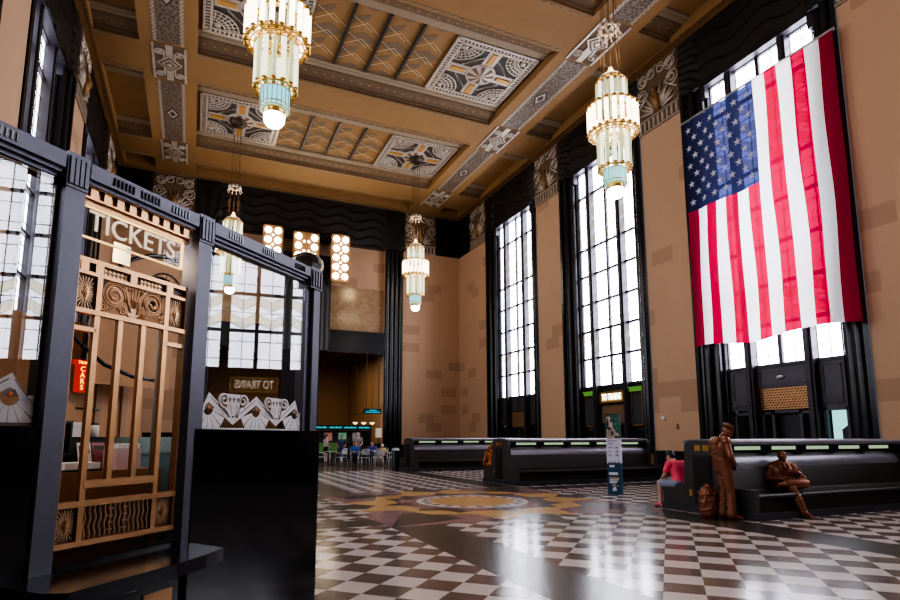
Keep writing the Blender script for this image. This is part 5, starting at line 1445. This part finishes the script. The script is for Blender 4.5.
# --- visitor in pink
SK = M('skin_light', (.55, .32, .23), .5); SK2 = M('skin_tan', (.36, .19, .12), .5)
HAIRB = M('hair_black', (.012, .010, .012), .45); HAIRBR = M('hair_brown', (.07, .035, .018), .5)
PINK = M('pink_tshirt', (.92, .11, .19), .8); SHORT = M('grey_blue_shorts', (.25, .29, .37), .8); SHOE = M('red_white_shoe', (.62, .16, .15), .5, scale=25, var=.9)
t, at = person((9.53, 9.32, 0), PI/2, 'person in pink t-shirt and shorts sitting bowed on the nearest bench end', JS, SK, PINK, SHORT, HAIRB, SHOE, .62, .80, .010)
m = MB(); m.tube([at(.03, .086, .0), at(.03, .08, .055), at(.02, .05, .10), at(.02, -.05, .10), at(.03, -.08, .055)], .008, 6); m.tube([at(.05, .075, .015), at(.095, .04, .02)], .006, 5); m.build('sunglasses', M('glossy_black', (.01, .01, .012), .15), t)

# ------------------------------------------------------------------ cafe
cz = thing('cafe_counter', 'long dark cafe bar with menu boards under a teal fascia', 'counter', (8.6, 36.0, 0))
m = MB(); m.box(-2.9, 2.2, -.35, .35, 0, 1.02); m.build('bar_front', M('dark_bar_front', (.035, .028, .025), .4), cz)
m = MB(); m.box(-2.95, 2.25, -.42, .42, 1.02, 1.08); m.build('bar_top', COUNTER, cz)
m = MB(); m.box(-2.9, 2.2, .62, .86, 0, 1.9); m.build('back_bar', M('back_bar_dark', (.03, .03, .03), .4), cz)
m = MB(); m.box(-2.95, 2.1, .1, .5, 1.93, 2.25); m.build('fascia', M('fascia_black', (.01, .02, .02), .4), cz)
m = MB(); m.box(-2.9, 2.05, .085, .1, 2.01, 2.18); fc = m.build('teal_strip', TEALSIGN, cz)
for x0, x1 in ((-2.85, -2.35), (-2.25, -1.65), (-1.5, -.8), (-.65, .15), (.3, 1.1), (1.25, 2.0)):
    m = MB()
    n = max(3, int((x1-x0)/.1))
    for k in range(n): w = (x1-x0)/n; m.box(x0+k*w, x0+k*w+w*.72, .078, .085, 2.05, 2.05+.07+.02*((k*5) % 3))
    m.build('fascia_lettering', CYANTXT, fc)
for x in (-2.9, 2.05):
    m = MB(); m.box(x, x+.08, .2, .4, 1.08, 1.95); m.build('fascia_post', DKGREY, cz)
cols = [(.5, .45, .3), (.55, .5, .4), (.35, .16, .12), (.16, .34, .22), (.2, .2, .2)]
for k in range(5):
    t = thing('menu_board', '%s lit menu board on the back bar' % ['pale yellow, leftmost', 'cream, second', 'dull red, middle', 'green, fourth', 'dark, rightmost'][k], 'menu board', (6.15+k*.92, 36.57, 1.22), 0, 'menu boards on the back bar')
    m = MB(); m.box(-.3, .3, 0, .03, 0, .6); m.build('board_frame', DKGREY, t)
    c = cols[k]; m = MB(); m.box(-.26, .26, -.01, 0, .04, .56); m.build('board_face', M('menu_%d' % k, c, .5, em=c, ems=.35, scale=12, var=.7), t)
t = thing('price_sign', 'cream price sign at the right end of the cafe bar', 'sign', (11.15, 36.0, 1.12)); m = MB(); m.box(-.2, .2, -.02, .02, .35, .95); m.build('sign_face', M('price_cream', (.6, .55, .4), .5, em=(.6, .55, .4), ems=.2), t); m = MB(); m.box(-.02, .02, -.01, .01, -.08+.08, .35); m.box(-.15, .15, -.1, .1, -.02, .0); m.build('sign_stand', DKGREY, t)
m = MB(); m.box(10.92, 11.5, 35.8, 36.4, 0, 1.08); o = m.build('till_cabinet', M('till_dark', (.03, .025, .022), .4), None); tag(o, 'dark square till cabinet under the cream price sign', 'cabinet')
t = thing('directory_sign', 'cyan directory sign hanging in the cafe opening by the black pilaster', 'sign', (10.7, 36.0, 2.98))
m = MB(); m.box(-.6, .6, -.05, .05, 0, .34); m.build('sign_box', DKGREY, t); m = MB(); m.box(-.53, .58, -.06, -.05, .04, .30); f2 = m.build('sign_face', CYAN, t)
m = MB()
for zz, n, x0 in ((.20, 7, -.2), (.08, 14, -.45)):
    for k in range(n): m.box(x0+k*.07, x0+k*.07+.05, -.066, -.06, zz, zz+.07)
m.build('sign_lettering', CYANTXT, f2); m = MB(); m.bar((.4, 0, .34), (.4, 0, 4.1), .03, .03); m.bar((-.4, 0, .34), (-.4, 0, 4.1), .03, .03); m.build('hanging_rods', DKGREY, t)
pend = None
for k, x in enumerate((10.25, 10.85, 11.45)):
    lab = ['cream bowl pendant lamp over the cafe bar, leftmost of three', 'cream bowl pendant lamp over the cafe bar, middle of three', 'cream bowl pendant lamp over the cafe bar, nearest the black pilaster'][k]
    if not pend:
        pend = thing('pendant_lamp', lab, 'lamp', (x, 38.5, 2.35), 0, 'bowl pendant lamps')
        m = MB(); m.lathe([(0, 0), (.08, .02), (.15, .09), (.18, .15)], 18); m.build('lamp_bowl', emit('pendant_glow', (1, .78, .42), 1.6), pend)
        m = MB(); m.tube([(0, 0, .1), (0, 0, 5.0)], .012, 5); m.build('lamp_stem', BRONZEDK, pend)
    else: c = copy_tree(pend); c.location.x = x; c['label'] = lab
t = thing('wall_sconce', 'bright narrow wall sconce right beside the booth post', 'lamp', (7.1, YB-.16, 3.3)); m = MB(); m.lathe([(0, -.3), (.08, -.25), (.1, 0), (.08, .25), (0, .3)], 10); m.build('sconce_glass', emit('sconce_glow', (1, .85, .6), 4), t); m = MB(); m.box(-.05, .05, .02, .1, -.2, .2); m.build('sconce_plate', BRONZEDK, t)

def make_chair(label):
    t = thing('cafe_chair', label, 'chair', group='white metal cafe chairs')
    for sx in (-1, 1):
        m = MB(); m.tube([(sx*.2, -.2, .45), (sx*.22, -.25, 0)], .016, 6); m.build('leg', CHROME, t)
        m = MB(); m.tube([(sx*.2, .2, .45), (sx*.22, .27, 0)], .016, 6); m.build('leg', CHROME, t)
        m = MB(); m.tube([(sx*.22, -.18, .45), (sx*.24, -.16, .66), (sx*.23, .1, .68), (sx*.2, .24, .72)], .015, 6); m.build('armrest', CHROME, t)
    m = MB(); m.box(-.21, .21, -.21, .21, .44, .465); m.build('seat', CHROME, t)
    m = MB(); m.tube([(-.2, .2, .45), (-.2, .26, .84), (-.14, .27, .88), (.14, .27, .88), (.2, .26, .84), (.2, .2, .45)], .016, 6); m.build('back_frame', CHROME, t)
    m = MB()
    m.grid(4, 4, lambda u, v: (-.17+.34*u, .235+.02*v-.03*math.sin(PI*u), .60+.22*v)); m.build('backrest', CHROME, t)
    return t
def make_table(label):
    t = thing('cafe_table', label, 'table', group='round cafe tables')
    m = MB(); m.lathe([(0, .70), (.36, .70), (.38, .715), (.36, .73), (0, .73)], 24); m.build('table_top', M('table_grey', (.25, .24, .24), .3), t)
    m = MB(); m.tube([(0, 0, .03), (0, 0, .70)], .03, 8); m.build('table_pedestal', CHROME, t)
    m = MB(); m.lathe([(0, .0), (.25, .0), (.24, .03), (.05, .05), (0, .05)], 18); m.build('table_base', DKGREY, t)
    return t
tb = make_table('round cafe table between the seated people'); tb.location = (8.15, 29.9, 0)
for x, y, l in ((9.35, 29.6, 'round cafe table beside the dark bin'), (6.9, 31.0, 'round cafe table nearest the ticket booth')):
    c = copy_tree(tb); c.location = (x, y, 0); c['label'] = l
cc = make_chair('white metal cafe chair in front, below the person in blue'); cc.location = (8.15, 28.75, 0); cc.rotation_euler = (0, 0, PI+.1)
for x, y, a, l in ((8.95, 28.7, PI-.25, 'white metal cafe chair left of the dark bin, turned to the viewer'), (9.62, 28.6, PI+.5, 'white metal cafe chair right beside the dark bin'), (7.25, 29.9, PI/2+2.2, 'white metal cafe chair leftmost of the front row'),
                   (8.2, 30.75, -.1, 'white metal cafe chair the person in the bright blue shirt sits on'), (9.2, 30.75, -2.4+PI/2, 'white metal cafe chair under the person in the dark blue hoodie'), (9.95, 31.3, -2.6+PI/2, 'white metal cafe chair under the child in yellow'), (10.3, 30.3, -.6, 'white metal cafe chair at the back near the black pilaster'), (6.35, 30.6, PI/2, 'white metal cafe chair by the green cafe window, next to the booth')):
    c = copy_tree(cc); c.location = (x, y, 0); c.rotation_euler = (0, 0, a); c['label'] = l
t = thing('waste_bin', 'dark square waste bin at the left end of the farthest bench', 'bin', (9.22, 26.6, 0))
m = MB(); m.box(-.22, .22, -.22, .22, 0, .80); m.build('bin_body', M('bin_dark', (.02, .024, .028), .3), t); m = MB(); m.box(-.235, .235, -.235, .235, .80, .86); m.build('bin_lid', DKGREY, t)
m = MB(); m.box(-.24, -.22, -.2, -.12, .05, .78); m.build('bin_edge_strip', M('bin_blue_strip', (.12, .2, .26), .3), t)
t = thing('pastry_case', 'lit green and white pastry case in the cafe behind the left chairs', 'display case', (7.55, 35.2, 0))
m = MB(); m.box(-.7, .7, -.25, .25, 0, .55); m.build('case_base', DKGREY, t); m = MB(); m.extr([(-.25, .55), (.25, .55), (.25, 1.15), (-.05, 1.15)], -.7, .7, lambda a, b2, h: (h, a, b2)); m.build('case_glass', M('case_glow', (.05, .12, .035), .3, em=(.25, .7, .15), ems=.04, scale=5, var=.9), t)
ST = dict(pelvis=(0, 0, .95), chest=(0, 0, 1.27), neck=(.01, 0, 1.46), head=(.04, 0, 1.60), look=(1, 0, -.1),
    sh=[(0, .19, 1.40), (0, -.19, 1.40)], elbow=[(-.02, .25, 1.12), (-.02, -.25, 1.12)], wrist=[(.14, .2, .98), (.14, -.2, .98)], hand=[(.24, .16, .97), (.24, -.16, .97)],
    hip=[(0, .09, .92), (0, -.09, .92)], knee=[(.02, .09, .50), (.03, -.09, .50)], ankle=[(0, .10, .09), (0, -.10, .09)], toe=[(.15, .12, .03), (.15, -.12, .03)])
SW = M('white_blouse', (.50, .42, .42), .8); SB = M('royal_blue_shirt', (.02, .09, .42), .8); SG = M('grey_polo', (.30, .28, .27), .8); SD = M('dark_trousers', (.02, .02, .026), .8); SY = M('blue_hood', (.06, .08, .30), .8); SYE = M('yellow_shirt', (.55, .42, .14), .8)
JU = dict(JS); JU.update(chest=(.0, 0, .84), neck=(.02, 0, 1.01), head=(.06, 0, 1.13), look=(1, 0, -.2), sh=[(0, .19, .95), (0, -.19, .95)], elbow=[(.1, .25, .72), (.1, -.25, .72)], wrist=[(.32, .18, .76), (.32, -.18, .76)], hand=[(.42, .12, .76), (.42, -.12, .76)])
person((7.22, 33.6, 0), .2, 'woman in a pale top and dark shorts standing by the cafe bar near the booth', ST, SK, SW, SD, HAIRBR, DKGREY, .5, .6, .02, True, .97)
person((8.75, 32.2, 0), -2.2, 'grey-haired man in a grey polo shirt standing among the cafe tables', ST, SK, SG, SD, M('hair_grey', (.35, .34, .33), .6), DKGREY, .6, 2, .02, False, 1.02)
person((8.2, 30.75, 0), -PI/2-.1, 'person in a bright blue shirt sitting at the middle cafe table', JU, SK2, SB, SD, HAIRBR, DKGREY, .6, 2, .02)
person((9.2, 30.75, 0), -2.4, 'person in a dark blue hoodie sitting right of the bright blue shirt', JU, SK, SY, SD, HAIRBR, DKGREY, .95, 2, .02, True)
person((9.95, 31.3, 0), -2.6, 'child in a yellow shirt with a white cap sitting near the black pilaster', JU, SK, SYE, SD, WHITE, DKGREY, .5, .7, .02, False, .88)
person((8.0, 33.0, 0), -1.9, 'person in navy standing at the cafe bar left of the grey-haired man', ST, SK2, M('navy_shirt', (.05, .06, .13), .8), M('denim', (.06, .08, .14), .8), HAIRB, DKGREY, .5, 2, .02, False, .95)
for (x, y) in ((8.2, 30.75), (9.1, 30.9), (9.75, 31.1)):
    pass
ld = bpy.data.lights.new('cafe_fill', 'AREA'); ld.energy = 150; ld.color = (1, .8, .55); ld.size = 3  # unseen area light added to lift the dim hall
lo = bpy.data.objects.new('cafe_fill', ld); COL.objects.link(lo); lo.location = (8.0, 40.5, 7.0)
# ------------------------------------------------------------------ world and view
w = bpy.data.worlds.new('world'); scene.world = w; w.use_nodes = True
w.node_tree.nodes['Background'].inputs[0].default_value = (.5, .55, .7, 1); w.node_tree.nodes['Background'].inputs[1].default_value = .15
scene.view_settings.view_transform = 'AgX'
try: scene.view_settings.look = 'AgX - High Contrast'
except Exception: pass
scene.view_settings.exposure = 0.28
cy = scene.cycles
cy.use_denoising = True; cy.max_bounces = 8; cy.diffuse_bounces = 4; cy.glossy_bounces = 4; cy.transparent_max_bounces = 12
cy.sample_clamp_indirect = 8
bpy.context.view_layer.update()
